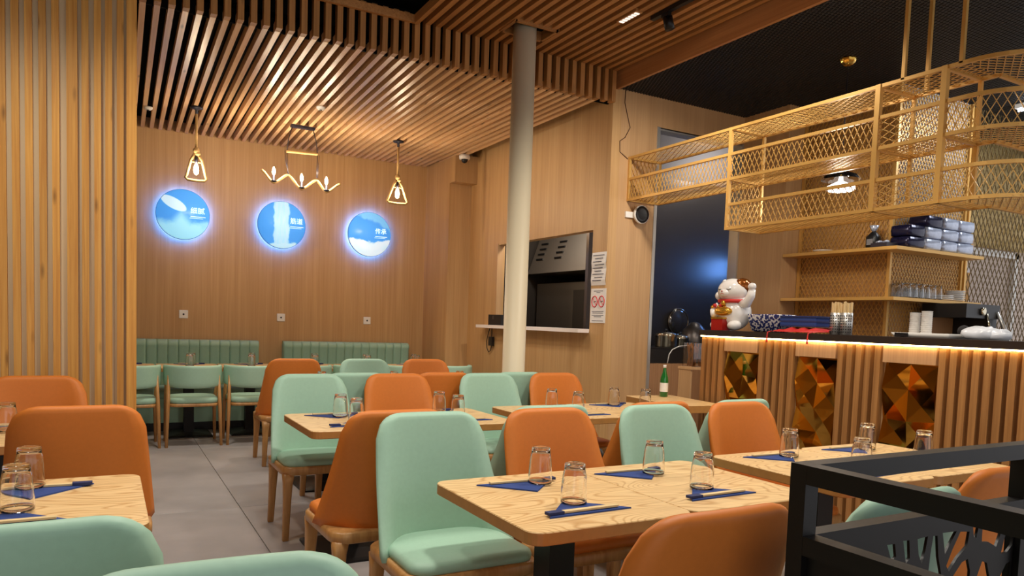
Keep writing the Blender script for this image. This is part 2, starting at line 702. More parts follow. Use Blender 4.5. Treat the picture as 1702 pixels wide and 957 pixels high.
# kitchen behind the hatch: dark room
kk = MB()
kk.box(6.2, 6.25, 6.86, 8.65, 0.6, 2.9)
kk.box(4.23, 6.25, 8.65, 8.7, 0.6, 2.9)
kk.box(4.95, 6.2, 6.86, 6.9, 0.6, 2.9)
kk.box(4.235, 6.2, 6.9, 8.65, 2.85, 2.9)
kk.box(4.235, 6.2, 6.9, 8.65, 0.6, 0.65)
struct(kk.build('wall_hatch_room', plain('dark_wall', (58, 52, 46), 0.6)), 'dim kitchen room behind the hatch')  # plain dark brown wall colour

# --- ceilings
ceil_low = struct(MB().box(-3.0, XW+0.1, YS+0.07, YB, 3.50, 3.54).build('ceiling_low', VOID), 'lower black ceiling hung with pale wood slats')
ceil_up = struct(MB().box(-3.0, 4.17, -2.5, YS+0.10, 3.80, 3.84).build('ceiling_upper', VOID), 'upper black ceiling hung with stained wood slats')
step = struct(MB().box(-3.0, XW+0.06, YS+0.07, YS+0.09, 3.40, 3.82).build('trim_3', VOID), 'black riser between the two slatted ceilings')
PITCH = 0.0879
NS = 46
low0 = MB()
low0.box(-0.0195, 0.0195, 0, YB-YS-0.01, 0, 0.072)
low0 = low0.mesh('ceiling_slat')
ver0 = MB()
ver0.box(-0.021, 0.021, 0, 0.065, 0, ZU+0.06-ZL)
ver0 = ver0.mesh('riser_slat')
up0 = MB()
up0.box(-0.021, 0.021, -7.2, -0.002, 0, 0.06)
up0 = up0.mesh('ceiling_slat_upper')
upa = MB().box(-0.021, 0.021, -7.2, -0.49, 0, 0.06).mesh('ceiling_slat_cut')
upb = MB().box(-0.021, 0.021, -0.235, -0.002, 0, 0.06).mesh('ceiling_slat_stub')
for i in range(-6, NS):
    x = 0.217+PITCH*i
    if x > XW+0.03:
        continue
    sh = 0.056+0.0022*i if i < 25 else max(0.0, 0.111-0.0053*(i-24))
    if x+sh > XW-0.01:
        sh = XW-0.02-x
    a = math.atan2(-sh, YB-YS)
    if i < 43 or x < XP:
        o = link('ceiling_slat', low0, PINE_Y, ceil_low, (x, YS+0.001, ZL), a)
    link('riser_slat', ver0, PINE_ZU, step, (x, YS-0.066, ZL+0.0015))
    if x > 2.12:
        if 2.775 < x < 3.145:
            link('ceiling_slat', upa, PINE_YU, ceil_up, (x, YS-0.066, ZU))
            link('ceiling_slat', upb, PINE_YU, ceil_up, (x, YS-0.066, ZU))
        else:
            link('ceiling_slat', up0, PINE_YU, ceil_up, (x, YS-0.066, ZU))
# frame round the opening for the column
fr = MB()
fr.box(2.765, 3.155, 5.072, 5.096, 3.645, 3.72)
fr.box(2.765, 3.155, 5.31, 5.334, 3.645, 3.72)
fr.box(2.755, 2.779, 5.072, 5.334, 3.645, 3.72)
fr.box(3.135, 3.159, 5.072, 5.334, 3.645, 3.72)
fr.build('opening_frame', PINE_YU, ceil_up)
# trim along the dark ceiling recess on the left
tr = MB()
tr.box(-3.0, 2.13, 5.53, 5.56, 3.64, 3.70)
tr.box(2.11, 2.14, -2.0, 5.53, 3.63, 3.70)
tr.build('recess_trim', PINE_YU, ceil_up)
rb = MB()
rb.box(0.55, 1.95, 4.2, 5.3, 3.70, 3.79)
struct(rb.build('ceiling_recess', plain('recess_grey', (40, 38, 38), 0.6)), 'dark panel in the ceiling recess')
# fascia and black mesh ceiling above the bar
struct(MB().box(4.155, 4.185, -2.5, YS, 3.525, 3.74).build('trim_4', wood('fascia_wood', (190, 134, 84), (164, 110, 66), 'Y', 60, 1.0, 0.4)), 'plain wood fascia between slats and mesh ceiling')
ceil_mesh = struct(MB().box(4.185, 10.4, -2.5, YS+1.2, 3.60, 3.64).build('ceiling_mesh', VOID), 'black expanded mesh ceiling above the bar')
cm = MB()
diamonds(cm, lambda u, v: (4.19+u, -0.6+v, ZM), 4.6, YS+0.6, 0.034, 0.068, 0.0065, 1, 0.012)
stuff(cm.build('mesh_strands', MESHB, ceil_mesh))

# --- slatted partition on the left
part_y = 5.2
part = thing('slatted_partition', 'floor to ceiling partition of vertical pine slats at the left edge', 'partition', (0, part_y, 0))
MB().box(-2.2, 0.150, 0.02, 0.10, 0, 3.64).build('backing_board', CREAM, part)
sl = MB().box(-0.0185, 0.0185, -0.022, 0.02, 0, 3.64).mesh('slat')
slw = MB().box(-0.028, 0.028, -0.022, 0.02, 0, 3.64).mesh('slat_wide')
for x, wide in [(0.140, 1), (0.078, 0), (0.016, 0), (-0.043, 0), (-0.108, 0), (-0.176, 1), (-0.260, 0), (-0.325, 0), (-0.393, 0), (-0.458, 0), (-0.523, 0)]:
    link('slat', slw if wide else sl, PINE_Z, part, (x, 0, 0))
for k in range(24):
    link('slat', sl, PINE_Z, part, (0.165-0.688-0.065*(k+1), 0, 0))

# ------------------------------------------------------------------ dining chairs


def chair_back_mesh():
    """padded shell: horizontal slices with rounded ends, wrapping round the seat at the bottom"""
    mb = MB()
    z0, z1, r = 0.425, 0.945, 0.098
    nu = 16
    rings = []
    zs = [z0+(z1-0.02-z0)*(i/13.0) for i in range(12)]
    zs += [z1-r*(1-math.sin(PI/2*k/8)) for k in range(3, 8)]
    zs = sorted(set(round(z, 4) for z in zs if z < z1-0.003))+[z1-0.0015, z1]
    for z in zs:
        v = (z-z0)/(z1-z0)
        hw = 0.278-0.050*v
        t = 0.029-0.004*v
        zc = z1-r
        if z > zc:
            hw = hw-r+math.sqrt(max(0.0, r*r-(z-zc)**2))
        dz = z1-z
        e = 0.022
        if dz < e:
            k = math.sqrt(max(0.02, 1-((e-dz)/e)**2))
            hw = hw-0.006*(1-k)
            t = t*k
        hw = max(hw, 0.05)

        def mid(u):
            wrap = 0.165*(1-v)**1.3+0.034
            x = u*hw
            q = abs(x)/0.27
            return Vector((x, 0.192+0.064*v-wrap*q**2.6, z))
        f_, b_ = [], []
        for j in range(nu+1):
            u = -1+2*j/nu
            p = mid(u)
            d = (mid(min(1, u+0.02))-mid(max(-1, u-0.02))).normalized()
            nrm = Vector((-d.y, d.x, 0))
            ed = 1.0 if abs(u) < 0.9 else math.sqrt(max(0.06, 1-((abs(u)-0.86)/0.14)**2))
            f_.append(p-nrm*t*ed)
            b_.append(p+nrm*t*ed)
        rings.append(f_+b_[::-1])
    mb.loft(rings)
    return mb.mesh('backrest')


BACK_ME = chair_back_mesh()
sm = MB()


def pad_ring(ins, z):
    hw, y0, y1, rf, rb = 0.250-ins, -0.250+ins, 0.165-ins, max(0.07-ins*0.5, 0.01), max(0.165-ins*0.5, 0.02)
    out = []
    for (sx, cy, r_, a0) in ((1, y1-rb, rb, 0), (-1, y1-rb, rb, PI/2), (-1, y0+rf, rf, PI), (1, y0+rf, rf, 1.5*PI)):
        for i in range(8):
            a = a0+PI/2*i/7
            out.append((sx*(hw-r_)+r_*math.cos(a), cy+r_*math.sin(a), z))
    return out


sm.loft([pad_ring(i, z) for i, z in [(0.02, 0.432), (0.002, 0.438), (0.0, 0.453), (0.005, 0.468), (0.022, 0.477), (0.08, 0.482), (0.13, 0.483)]])
SEAT_ME = sm.mesh('seat')
fm = MB()
rloft(fm, 0.266, 0.248, 0.075, [(0.012, 0.385), (0.0, 0.392), (0.0, 0.428), (0.008, 0.436), (0.03, 0.437)], n=6, c=(0, -0.012))
FRAME_ME = fm.mesh('seat_frame')


def chair_leg(sx, sy):
    mb = MB()
    x, y = sx*0.229, -0.012+sy*0.208
    rings = []
    for z, h, ox, oy in ((0.0, 0.016, 0.012, 0.014), (0.004, 0.018, 0.012, 0.014), (0.22, 0.022, 0.004, 0.004), (0.34, 0.027, 0, 0), (0.395, 0.034, -0.004, -0.004)):
        rings.append(rr(h, h, h*0.45, z, 3, (x+sx*ox, y+sy*oy)))
    mb.loft(rings)
    return mb.mesh('leg')


LEGS_ME = [chair_leg(sx, sy) for sx in (-1, 1) for sy in (-1, 1)]
PROTO = {}


def chair(loc, rz, colour, label, group):
    mat = {'mint': MINT, 'orange': ORANGE}[colour]
    if colour not in PROTO:
        t = thing('dining_chair', label, 'chair', loc, rz, group)
        bm, smh = BACK_ME.copy(), SEAT_ME.copy()
        bm.materials.clear()
        smh.materials.clear()
        link('seat', smh, mat, t)
        link('backrest', bm, mat, t)
        link('seat_frame', FRAME_ME, FRAMEW, t)
        for lm in LEGS_ME:
            link('leg', lm, FRAMEW, t)
        PROTO[colour] = t
        return t
    return dup(PROTO[colour], loc, rz, label, group)


def ry():
    return random.uniform(-0.03, 0.03)


G_ROW1F = 'chairs along the far side of the front tables'
chair((1.172, 2.54, 0), 0.0, 'mint', 'mint dining chair with its whole seat in view, left of the nearest table', G_ROW1F)
chair((1.748, 2.54, 0), 0.0, 'orange', 'bright orange dining chair facing us across the nearest table', G_ROW1F)
chair((2.372, 2.54, 0), 0.0, 'mint', 'mint dining chair facing us behind the right end of the nearest table', G_ROW1F)
chair((2.946, 2.54, 0), 0.0, 'orange', 'orange dining chair facing us in front of the gold mirrored counter panel', G_ROW1F)
G_ROW1N = 'chairs with their backs to us at the front tables'
chair((1.17, 1.37, 0), PI, 'orange', 'orange dining chair seen from behind at the bottom, next to the black railing', G_ROW1N)
chair((1.76, 1.32, 0), PI+0.02, 'mint', 'mint dining chair seen from behind through the corner of the black railing', G_ROW1N)
chair((2.42, 1.42, 0), PI, 'orange', 'orange dining chair seen from behind at the right edge beyond the railing', G_ROW1N)
G_ROW2N = 'chairs with their backs to us at the second row of tables'
chair((1.07, 3.14, 0), PI+0.03, 'orange', 'dark orange dining chair seen side on, tucked behind the large mint chair', G_ROW2N)
chair((1.84, 3.14, 0), PI, 'mint', 'shaded mint dining chair back to back with the bright orange chair', G_ROW2N)
chair((2.50, 3.14, 0), PI, 'orange', 'shaded orange dining chair left of the mint chair at the front tables', G_ROW2N)
chair((3.10, 3.14, 0), PI, 'mint', 'shaded mint dining chair mostly hidden behind the rightmost facing orange chair', G_ROW2N)
G_ROW2F = 'chairs along the far side of the second row of tables'
chair((1.16, 4.54, 0), 0.0, 'mint', 'mint dining chair with seat in view at the left end of the second row', G_ROW2F)
chair((1.76, 4.54, 0), 0.0, 'orange', 'orange dining chair facing us in the middle of the second row, left of the column', G_ROW2F)
chair((2.465, 4.54, 0), 0.0, 'mint', 'mint dining chair facing us just in front of the ivory column', G_ROW2F)
chair((3.05, 4.54, 0), 0.0, 'orange', 'light orange dining chair facing us right of the ivory column', G_ROW2F)
G_ROW3N = 'chairs with their backs to us at the third row of tables'
chair((1.50, 5.12, 0), PI, 'mint', 'shaded mint dining chair behind the mint chair at the left of the second row', G_ROW3N)
chair((2.16, 5.12, 0), PI, 'orange', 'shaded orange dining chair between the orange and mint chairs of the second row', G_ROW3N)
chair((2.79, 5.12, 0), PI, 'mint', 'shaded mint dining chair at the foot of the ivory column', G_ROW3N)
G_ROW3F = 'chairs along the far side of the third row of tables'
chair((1.44, 6.72, 0), PI, 'orange', 'brown orange dining chair seen from behind, left of the small mint chair', G_ROW3F)
chair((2.07, 6.24, 0), 0.0, 'mint', 'small mint dining chair facing us in the middle of the third row', G_ROW3F)
chair((2.665, 6.24, 0), 0.0, 'orange', 'small orange dining chair facing us at the right of the third row', G_ROW3F)
G_LEFT = 'chairs at the tables along the left edge'
chair((-0.095, 3.55, 0), PI, 'orange', 'large dark orange dining chair at the left, seen from behind the cut off table', G_LEFT)
chair((-0.335, 4.5, 0), 0.0, 'orange', 'orange dining chair in front of the slatted partition', G_LEFT)
chair((-0.142, 1.78, 0), PI, 'mint', 'mint dining chair back at the lower left corner', G_LEFT)
chair((0.140, 0.935, 0), -0.04, 'mint', 'nearest mint dining chair back, cut off by the bottom edge', G_LEFT)

# ------------------------------------------------------------------ tables
tt = MB()
rloft(tt, 0.305, 0.358, 0.05, [(0.003, 0.700), (0.0, 0.703), (0.0, 0.737)], n=5, smooth=False)
tt.f = tt.f[:-1]
tt.s = tt.s[:-1]
EDGE_ME = tt.mesh('top_edge')
tp = MB()
rloft(tp, 0.305, 0.358, 0.05, [(0.0, 0.737), (0.002, 0.740)], n=5, smooth=False)
TOP_ME = tp.mesh('table_top')
pd = MB().box(-0.05, 0.05, -0.05, 0.05, 0.03, 0.70)
PED_ME = pd.mesh('pedestal')
bs = MB()
rloft(bs, 0.22, 0.26, 0.01, [(0.0, 0.0), (0.0, 0.012), (0.02, 0.02), (0.15, 0.035)], n=2, smooth=False)
BASE_ME = bs.mesh('base_plate')
TPROTO = []


def table(loc, rz, label, group):
    if not TPROTO:
        t = thing('dining_table', label, 'table', loc, rz, group)
        top = link('table_top', TOP_ME, TOPW, t)
        link('top_edge', EDGE_ME, EDGEW, top)
        link('pedestal', PED_ME, BLACKM, t)
        link('base_plate', BASE_ME, BLACKM, t)
        TPROTO.append(t)
        return t
    return dup(TPROTO[0], loc, rz, label, group)


# place settings: folded napkin + chopsticks + upturned tumbler
nm = MB()
P = [(-0.16, -0.075), (0.16, -0.075), (0.0, 0.085)]
vs = [(x, y, 0.0005) for x, y in P]+[(x*0.985, y*0.985, 0.005) for x, y in P]+[(0, -0.02, 0.008)]
nm.add(vs, [(0, 1, 4, 3), (1, 2, 5, 4), (2, 0, 3, 5), (3, 4, 6), (4, 5, 6), (5, 3, 6), (2, 1, 0)])
NAP_ME = nm.mesh('napkin')
cmx = MB()
cmx.bar((-0.115, -0.056, 0.0105), (0.115, -0.058, 0.0115), 0.012, 0.006)
cmx.bar((-0.115, -0.046, 0.0105), (0.115, -0.050, 0.0115), 0.008, 0.006)
CHOP_ME = cmx.mesh('chopsticks')
csl = MB()
csl.bar((-0.155, -0.0535, 0.0108), (-0.098, -0.053, 0.0108), 0.026, 0.009)
SLV_ME = csl.mesh('sleeve')
gm = MB()
ro = [(0.0435, 0.0), (0.0435, 0.012), (0.0425, 0.045), (0.0395, 0.085), (0.0345, 0.112), (0.0335, 0.128), (0.030, 0.1305)]
ri = [(0.028, 0.117), (0.0325, 0.109), (0.0372, 0.085), (0.0402, 0.045), (0.0412, 0.012), (0.0415, 0.0)]
n_ = 20
vs, fs = [], []
for r_, z_ in ro:
    for j in range(n_):
        vs.append((r_*math.cos(2*PI*j/n_), r_*math.sin(2*PI*j/n_), z_))
top_c = len(vs)
vs.append((0, 0, 0.1285))
i0 = len(vs)
for r_, z_ in ri:
    for j in range(n_):
        vs.append((r_*math.cos(2*PI*j/n_), r_*math.sin(2*PI*j/n_), z_))
in_c = len(vs)
vs.append((0, 0, 0.1165))
for i in range(len(ro)-1):
    for j in range(n_):
        fs.append((i*n_+j, i*n_+(j+1) % n_, (i+1)*n_+(j+1) % n_, (i+1)*n_+j))
for j in range(n_):
    fs.append(((len(ro)-1)*n_+j, (len(ro)-1)*n_+(j+1) % n_, top_c))
    fs.append((i0+(j+1) % n_, i0+j, in_c))
for i in range(len(ri)-1):
    for j in range(n_):
        fs.append((i0+i*n_+j, i0+i*n_+(j+1) % n_, i0+(i+1)*n_+(j+1) % n_, i0+(i+1)*n_+j))
e = i0+(len(ri)-1)*n_
for j in range(n_):
    fs.append((e+j, e+(j+1) % n_, (j+1) % n_, j))
gm.add(vs, fs, True)
GLASS_ME = gm.mesh('tumbler')
SETP = {}


def setting(x, y, rz, where, small=False, glass_off=(0.01, 0.045), z=0.740, gxy=None):
    """a napkin with chopsticks and a tumbler standing on it; 'where' completes the label"""
    c, s = math.cos(rz), math.sin(rz)
    if 'n' not in SETP:
        n = link('napkin', NAP_ME, NAVY)
        tag(n, 'x', 'napkin')
        k = thing('chopsticks', 'x', 'chopsticks')
        link('stick_pair', CHOP_ME, CHOP, k)
        link('paper_sleeve', SLV_ME, NAVYD, k)
        g = link('tumbler', GLASS_ME, GLASSM)
        tag(g, 'x', 'glass')
        SETP.update(n=n, k=k, g=g, used=False)
    first = not SETP['used']
    SETP['used'] = True
    if first:
        n, k, g = SETP['n'], SETP['k'], SETP['g']
    else:
        n = SETP['n'].copy()
        COL.objects.link(n)
        g = SETP['g'].copy()
        COL.objects.link(g)
        k = dup(SETP['k'], (0, 0, 0), 0, 'x')
    n.location = (x, y, z)
    n.rotation_euler = (0, 0, rz)
    k.location = (x, y, z)
    k.rotation_euler = (0, 0, rz)
    gx, gy = gxy if gxy else (x+c*glass_off[0]-s*glass_off[1], y+s*glass_off[0]+c*glass_off[1])
    gx, gy = (x+c*glass_off[0]-s*glass_off[1]*0.5, y+s*glass_off[0]+c*glass_off[1]*0.5) if gxy is None else gxy
    g.location = (gx, gy, z+0.0085)
    tag(n, 'navy folded paper napkin '+where, 'napkin', 'folded napkins on the tables')
    tag(k, 'bamboo chopsticks in a navy sleeve '+where, 'chopsticks', 'chopsticks on the napkins')
    tag(g, 'clear upturned tumbler '+where, 'glass', 'upturned tumblers on the tables')


G_T = 'square oak tables on black pedestals'
W = 0.613
# front row
table((1.345, 2.065, 0), 0.0, 'nearest oak table, its rounded corner pointing at us', G_T)
table((1.345+W, 2.075, 0), 0.0, 'oak table pushed against the nearest table, in front of the railing', G_T)
setting(1.325, 1.905, 0.03, 'at the front left of the nearest table', gxy=(1.335, 1.945))
setting(1.315, 2.225, PI, 'at the back left of the nearest table', gxy=(1.385, 2.24))
setting(1.90, 1.91, 0.03, 'at the front right of the nearest table pair', gxy=(1.905, 1.955))
setting(1.84, 2.24, PI, 'at the back right of the nearest table pair', gxy=(1.905, 2.225))
table((2.755, 2.12, 0), 0.0, 'oak table behind the railing, its left edge next to the nearest tables', G_T)
table((2.755+W, 2.13, 0), 0.0, 'oak table nearest to the counter, seen through the top of the railing', G_T)
setting(2.73, 2.31, PI, 'at the back left of the table behind the railing', gxy=(2.785, 2.305))
setting(2.86, 1.94, 0.05, 'at the front left of the table behind the railing', gxy=(2.88, 2.0))
setting(3.30, 2.33, PI, 'at the back right of the table behind the railing', gxy=(3.375, 2.32))
setting(3.30, 1.97, 0.05, 'at the front right of the table behind the railing', gxy=(3.43, 2.06))
# second row
table((1.215, 4.03, 0), 0.0, 'oak table with a lilac sheen behind the large mint chair', G_T)
table((1.215+W, 4.05, 0), 0.0, 'oak table at the right half of the left second row pair', G_T)
setting(1.17, 4.205, PI, 'at the back left of the left second row tables', gxy=(1.19, 4.16))
setting(1.19, 3.87, 0.02, 'at the front left of the left second row tables', gxy=(1.215, 3.93))
setting(1.80, 4.24, PI, 'at the back right of the left second row tables', gxy=(1.83, 4.2))
setting(1.86, 3.90, 0.02, 'at the front right of the left second row tables', gxy=(1.86, 3.98))
table((2.625, 4.09, 0), 0.0, 'oak table at the left half of the right second row pair', G_T)
table((2.625+W, 4.10, 0), 0.0, 'oak table at the right end of the second row', G_T)
setting(2.68, 4.26, PI, 'at the back left of the right second row tables', gxy=(2.70, 4.25))
setting(2.75, 3.92, 0.02, 'at the front left of the right second row tables', gxy=(2.77, 4.03))
setting(3.25, 4.28, PI, 'at the back right of the right second row tables', gxy=(3.25, 4.27))
setting(3.36, 3.95, 0.02, 'at the front right of the right second row tables', gxy=(3.42, 4.12))
# third row
for i, x in enumerate((1.50, 2.113, 2.726)):
    nm3 = ('left', 'middle', 'right')[i]
    table((x, 5.70, 0), 0.0, 'oak table at the %s of the third row, mostly hidden by chairs' % nm3, G_T)
    setting(x+0.02, 5.88, PI, 'at the back of the %s third row table' % nm3, gxy=(x+0.02, 5.86))
    setting(x+0.02, 5.53, 0.0, 'at the front of the %s third row table' % nm3, gxy=(x+0.03, 5.56))
# left edge
table((-0.20, 2.55, 0), 0.0, 'oak table with bold grain cut off by the left edge', G_T)
setting(-0.195, 2.70, PI, 'at the back of the table at the left edge', gxy=(-0.215, 2.76))
setting(-0.235, 2.38, 0.0, 'at the front of the table at the left edge', gxy=(-0.222, 2.46))
table((-0.45, 4.02, 0), 0.0, 'oak table between the two orange chairs at the left edge', G_T)
setting(-0.43, 4.16, PI, 'in front of the orange chair by the slatted partition', gxy=(-0.40, 4.05))
# side table with the bottle
st = thing('side_table', 'small oak table against the end of the counter, carrying a green bottle', 'table', (4.03, 4.50, 0), -0.12)
a = MB()
rloft(a, 0.23, 0.37, 0.02, [(0.0, 0.737), (0.002, 0.740)], n=3, smooth=False)
tpz = a.build('table_top', TOPW, st)
a = MB()
rloft(a, 0.23, 0.37, 0.02, [(0.003, 0.68), (0.0, 0.683), (0.0, 0.737)], n=3, smooth=False)
a.f = a.f[:-1]
a.s = a.s[:-1]
a.build('top_edge', EDGEW, tpz)
MB().box(-0.05, 0.05, -0.05, 0.05, 0.03, 0.68).build('pedestal', BLACKM, st)
link('base_plate', BASE_ME, BLACKM, st).scale = (0.85, 1, 1)
# bottle
bt = thing('bottle', 'green glass water bottle with white cap on the side table', 'bottle', (4.13, 4.74, 0.740))
GREENG = plain('green_glass', (24, 104, 40), 0.08, coat=0.6)
MB().lathe([(0.030, 0), (0.035, 0.004), (0.035, 0.135), (0.031, 0.165), (0.018, 0.205), (0.0135, 0.235), (0.0135, 0.248)], 18).build('glass_body', GREENG, bt)
MB().lathe([(0.0352, 0.045), (0.0352, 0.12)], 18, cap0=False, cap1=False).build('label', PAPER, bt)
MB().lathe([(0.0145, 0.246), (0.0145, 0.268), (0.012, 0.27)], 14).build('cap', WHITEP, bt)

# ------------------------------------------------------------------ back row: armchairs, tables, banquettes
ac = None


def armchair(x, y, label):
    global ac
    if ac is not None:
        return dup(ac, (x, y, 0), 0, label, 'mint armchairs facing the back wall')
    t = thing('armchair', label, 'chair', (x, y, 0), 0, 'mint armchairs facing the back wall')
    # faces +Y
    mb = MB()
    vs, fs = [], []
    nu, zs = 18, (0.605, 0.64, 0.71, 0.77, 0.80)
    for k, z in enumerate(zs):
        for j in range(nu+1):
            th = PI*(1.0+j/nu)
            th = 1.5*PI+(th-1.5*PI)*1.08
            rise = 0.02*math.cos(th-1.5*PI) if k < 2 else 0.0
            vs.append((0.252*math.cos(th), 0.0+0.235*math.sin(th), z-rise*(1.5 if k == 0 else 0.8)))
    kk_ = nu+1
    for i in range(len(zs)-1):
        for j in range(nu):
            fs.append((i*kk_+j, i*kk_+j+1, (i+1)*kk_+j+1, (i+1)*kk_+j))
    mb.add(vs, fs, True)
    link('backrest', smooth_mesh(mb, 'armchair_back', 0.038, 1), MINT, t)
    s_ = MB()
    rloft(s_, 0.225, 0.225, 0.10, [(0.02, 0.425), (0.0, 0.435), (0.0, 0.465), (0.012, 0.482), (0.08, 0.492)], n=6, c=(0, 0.03))
    s_.build('seat', MINT, t)
    f_ = MB()
    rloft(f_, 0.222, 0.222, 0.08, [(0.01, 0.395), (0.0, 0.40), (0.0, 0.426)], n=5, c=(0, 0.03))
    f_.build('seat_frame', FRAMEW, t)
    for sx in (-1, 1):
        MB().tube([(sx*0.248, -0.165, 0), (sx*0.235, -0.15, 0.4), (sx*0.225, -0.118, 0.70)], [0.014, 0.019, 0.013], 8).build('leg', FRAMEW, t)
        MB().tube([(sx*0.235, 0.24, 0), (sx*0.228, 0.225, 0.4), (sx*0.238, 0.06, 0.655)], [0.014, 0.019, 0.013], 8).build('leg', FRAMEW, t)
    ac = t
    return t


arm_x = [0.20, 0.755, 1.31, 1.87, 2.43, 2.99, 3.55]
arm_l = ['mint armchair partly hidden by the slatted partition at the back wall tables', 'mint armchair with low curved back, second along the back wall tables',
         'mint armchair at the back wall tables, just left of the brown orange chair', 'mint armchair at the back wall tables hidden behind the brown orange chair',
         'mint armchair at the back wall tables glimpsed between third row chairs', 'mint armchair at the back wall tables behind the small orange chair',
         'last mint armchair at the right end of the back wall tables']
for x, l in zip(arm_x, arm_l):
    armchair(x, 7.86, l)
for i, x in enumerate((0.15, 0.775, 1.40, 2.10, 2.725, 3.35)):
    n_th = ('first', 'second', 'third', 'fourth', 'fifth', 'sixth')[i]
    table((x, 8.50, 0), 0.0, 'oak table by the mint banquette, %s from the partition' % n_th, G_T)
    setting(x+0.03, 8.34, 0.0, 'at the near side of the %s back wall table' % n_th, gxy=(x+0.0, 8.40))
    setting(x+0.03, 8.70, PI, 'at the far side of the %s back wall table' % n_th, gxy=(x+0.045, 8.63))


def banquette(x0, x1, label):
    t = thing('banquette', label, 'banquette', ((x0+x1)/2, YB-0.005, 0), 0, 'mint banquettes on the back wall')
    hw = (x1-x0)/2
    MB().box(-hw, hw, -0.62, 0, 0.0, 0.09).build('plinth', BLACKP, t)
    MB().box(-hw+0.01, hw-0.01, -0.60, 0, 0.09, 0.36).build('base', MINT, t)
    b = MB()
    rloft(b, hw, 0.24, 0.03, [(0.02, 0.36), (0.0, 0.37), (0.0, 0.44), (0.015, 0.465), (0.06, 0.472)], n=4, c=(0, -0.39))
    b.build('seat_cushion', MINT, t)
    MB().box(-hw, hw, -0.10, 0, 0.36, 0.955).build('back_panel', MINT, t)
    nch = max(1, round((2*hw)/0.112))
    wch = 2*hw/nch
    b = MB()
    rings = []
    for z, ins in ((0.44, 0.002), (0.46, 0.0), (0.90, 0.0), (0.915, -0.010), (0.945, -0.014), (0.972, -0.004), (0.988, 0.022), (0.993, 0.05)):
        ring = []
        for k in range(9):
            u = -1+2*k/8
            ring.append((u*(wch/2-0.001), -0.124-0.008*math.sqrt(max(0, 1-abs(u)**4))+ins, z))
        ring.append((wch/2-0.001, -0.02, z))
        ring.append((-wch/2+0.001, -0.02, z))
        rings.append(ring)
    b.loft(rings)
    me = b.mesh('back_channel')
    for k in range(nch):
        link('back_channel', me, MINT, t, (-hw+wch*(k+0.5), 0, 0))
    return t


banquette(-0.95, 1.632, 'mint channel-tufted banquette behind the slatted partition, left of the other banquette')
banquette(1.928, 3.574, 'mint channel-tufted banquette in the right corner of the back wall')

# ------------------------------------------------------------------ column
colm = MB()
colm.lathe([(0.100, 0), (0.100, 0.02), (0.093, 0.03), (0.093, 3.73)], 32)
tag(colm.build('column', IVORY, None, (2.925, 5.21, 0)), 'round ivory painted column rising through the slatted ceiling', 'column')

# ------------------------------------------------------------------ bar counter
XC = 4.35
ct = thing('bar_counter', 'slatted wooden bar counter with dark top and glowing strip under it', 'counter', (0, 0, 0))
MB().box(XC+0.03, XC+0.55, 0.6, 4.53, 0.0, 1.262).build('body', VENEER_B, ct)
b = MB()
b.box(XC-0.035, XC+0.62, 0.58, 4.55, 1.272, 1.318)
b.build('counter_top', DARKTOP, ct)
MB().box(XC-0.033, XC-0.024, 0.62, 4.53, 1.264, 1.2715).build('light_strip', LED, ct)
PAN = [(3.929, 4.273), (3.246, 3.582), (2.557, 2.907), (1.87, 2.22)]
PAN = PAN[:3]
# slats in the bays between the mirrored panels
bays = [(4.273, 4.535), (3.582, 3.929), (2.907, 3.246), (0.62, 2.557)]
sm_ = MB().box(-0.022, 0.03, -0.0195, 0.0195, 0.02, 1.255).mesh('counter_slat')
for (y0, y1) in bays:
    n = max(2, round((y1-y0)/0.0645))
    p = (y1-y0)/n
    for k in range(n):
        link('slat', sm_, SLATC, ct, (XC, y0+p*(k+0.5), 0))
VEN_P = wood('pink_oak_header', (206, 160, 116), (182, 136, 94), 'Z', 70, 1.0, 0.45, bump=0.05)
for (y0, y1) in PAN:
    MB().box(XC-0.022, XC+0.03, y0+0.004, y1-0.004, 1.156, 1.258).build('header_board', VEN_P, ct)
    mir = MB().box(XC+0.024, XC+0.031, y0+0.004, y1-0.004, 0.10, 1.154).build('mirror_panel', GOLDM, ct)
    # faceted mirror: star pattern of flat triangles
    hx = (y1-y0-0.012)/2
    yc = (y0+y1)/2
    nz = 6
    dz = (1.150-0.112)/nz
    node = {}
    for r in range(nz+1):
        for c in range(3):
            star = (r % 2 == 0 and c == 1) or (r % 2 == 1 and c != 1)
            dep = 0.036 if star else random.uniform(0.0, 0.006)
            if r in (0, nz):
                dep = min(dep, 0.012)
            jy = random.uniform(-0.015, 0.015) if c == 1 and r not in (0, nz) else 0
            jz = random.uniform(-0.015, 0.015) if r not in (0, nz) else 0
            node[r, c] = (XC+0.020-dep, yc+hx-hx*c+jy, 1.150-dz*r+jz)
    for r in range(nz):
        for c in range(2):
            q = [node[r, c], node[r, c+1], node[r+1, c+1], node[r+1, c]]
            wts = [random.uniform(0.85, 1.15) for _ in range(4)]
            cen = [sum(v[k]*g for v, g in zip(q, wts))/sum(wts) for k in range(3)]
            cen[0] = XC+0.020-((0.006, 0.024)[(r+c) % 2])-random.uniform(0, 0.004)
            cen = tuple(cen)
            tris = [(q[0], q[1], cen), (q[1], q[2], cen), (q[2], q[3], cen), (q[3], q[0], cen)]
            for t3 in tris:
                f = MB()
                back = [(XC+0.0238, p[1], p[2]) for p in t3]
                f.add(list(t3)+back, [(0, 2, 1), (3, 4, 5), (0, 1, 4, 3), (1, 2, 5, 4), (2, 0, 3, 5)])
                f.build('facet', GOLDM, mir)
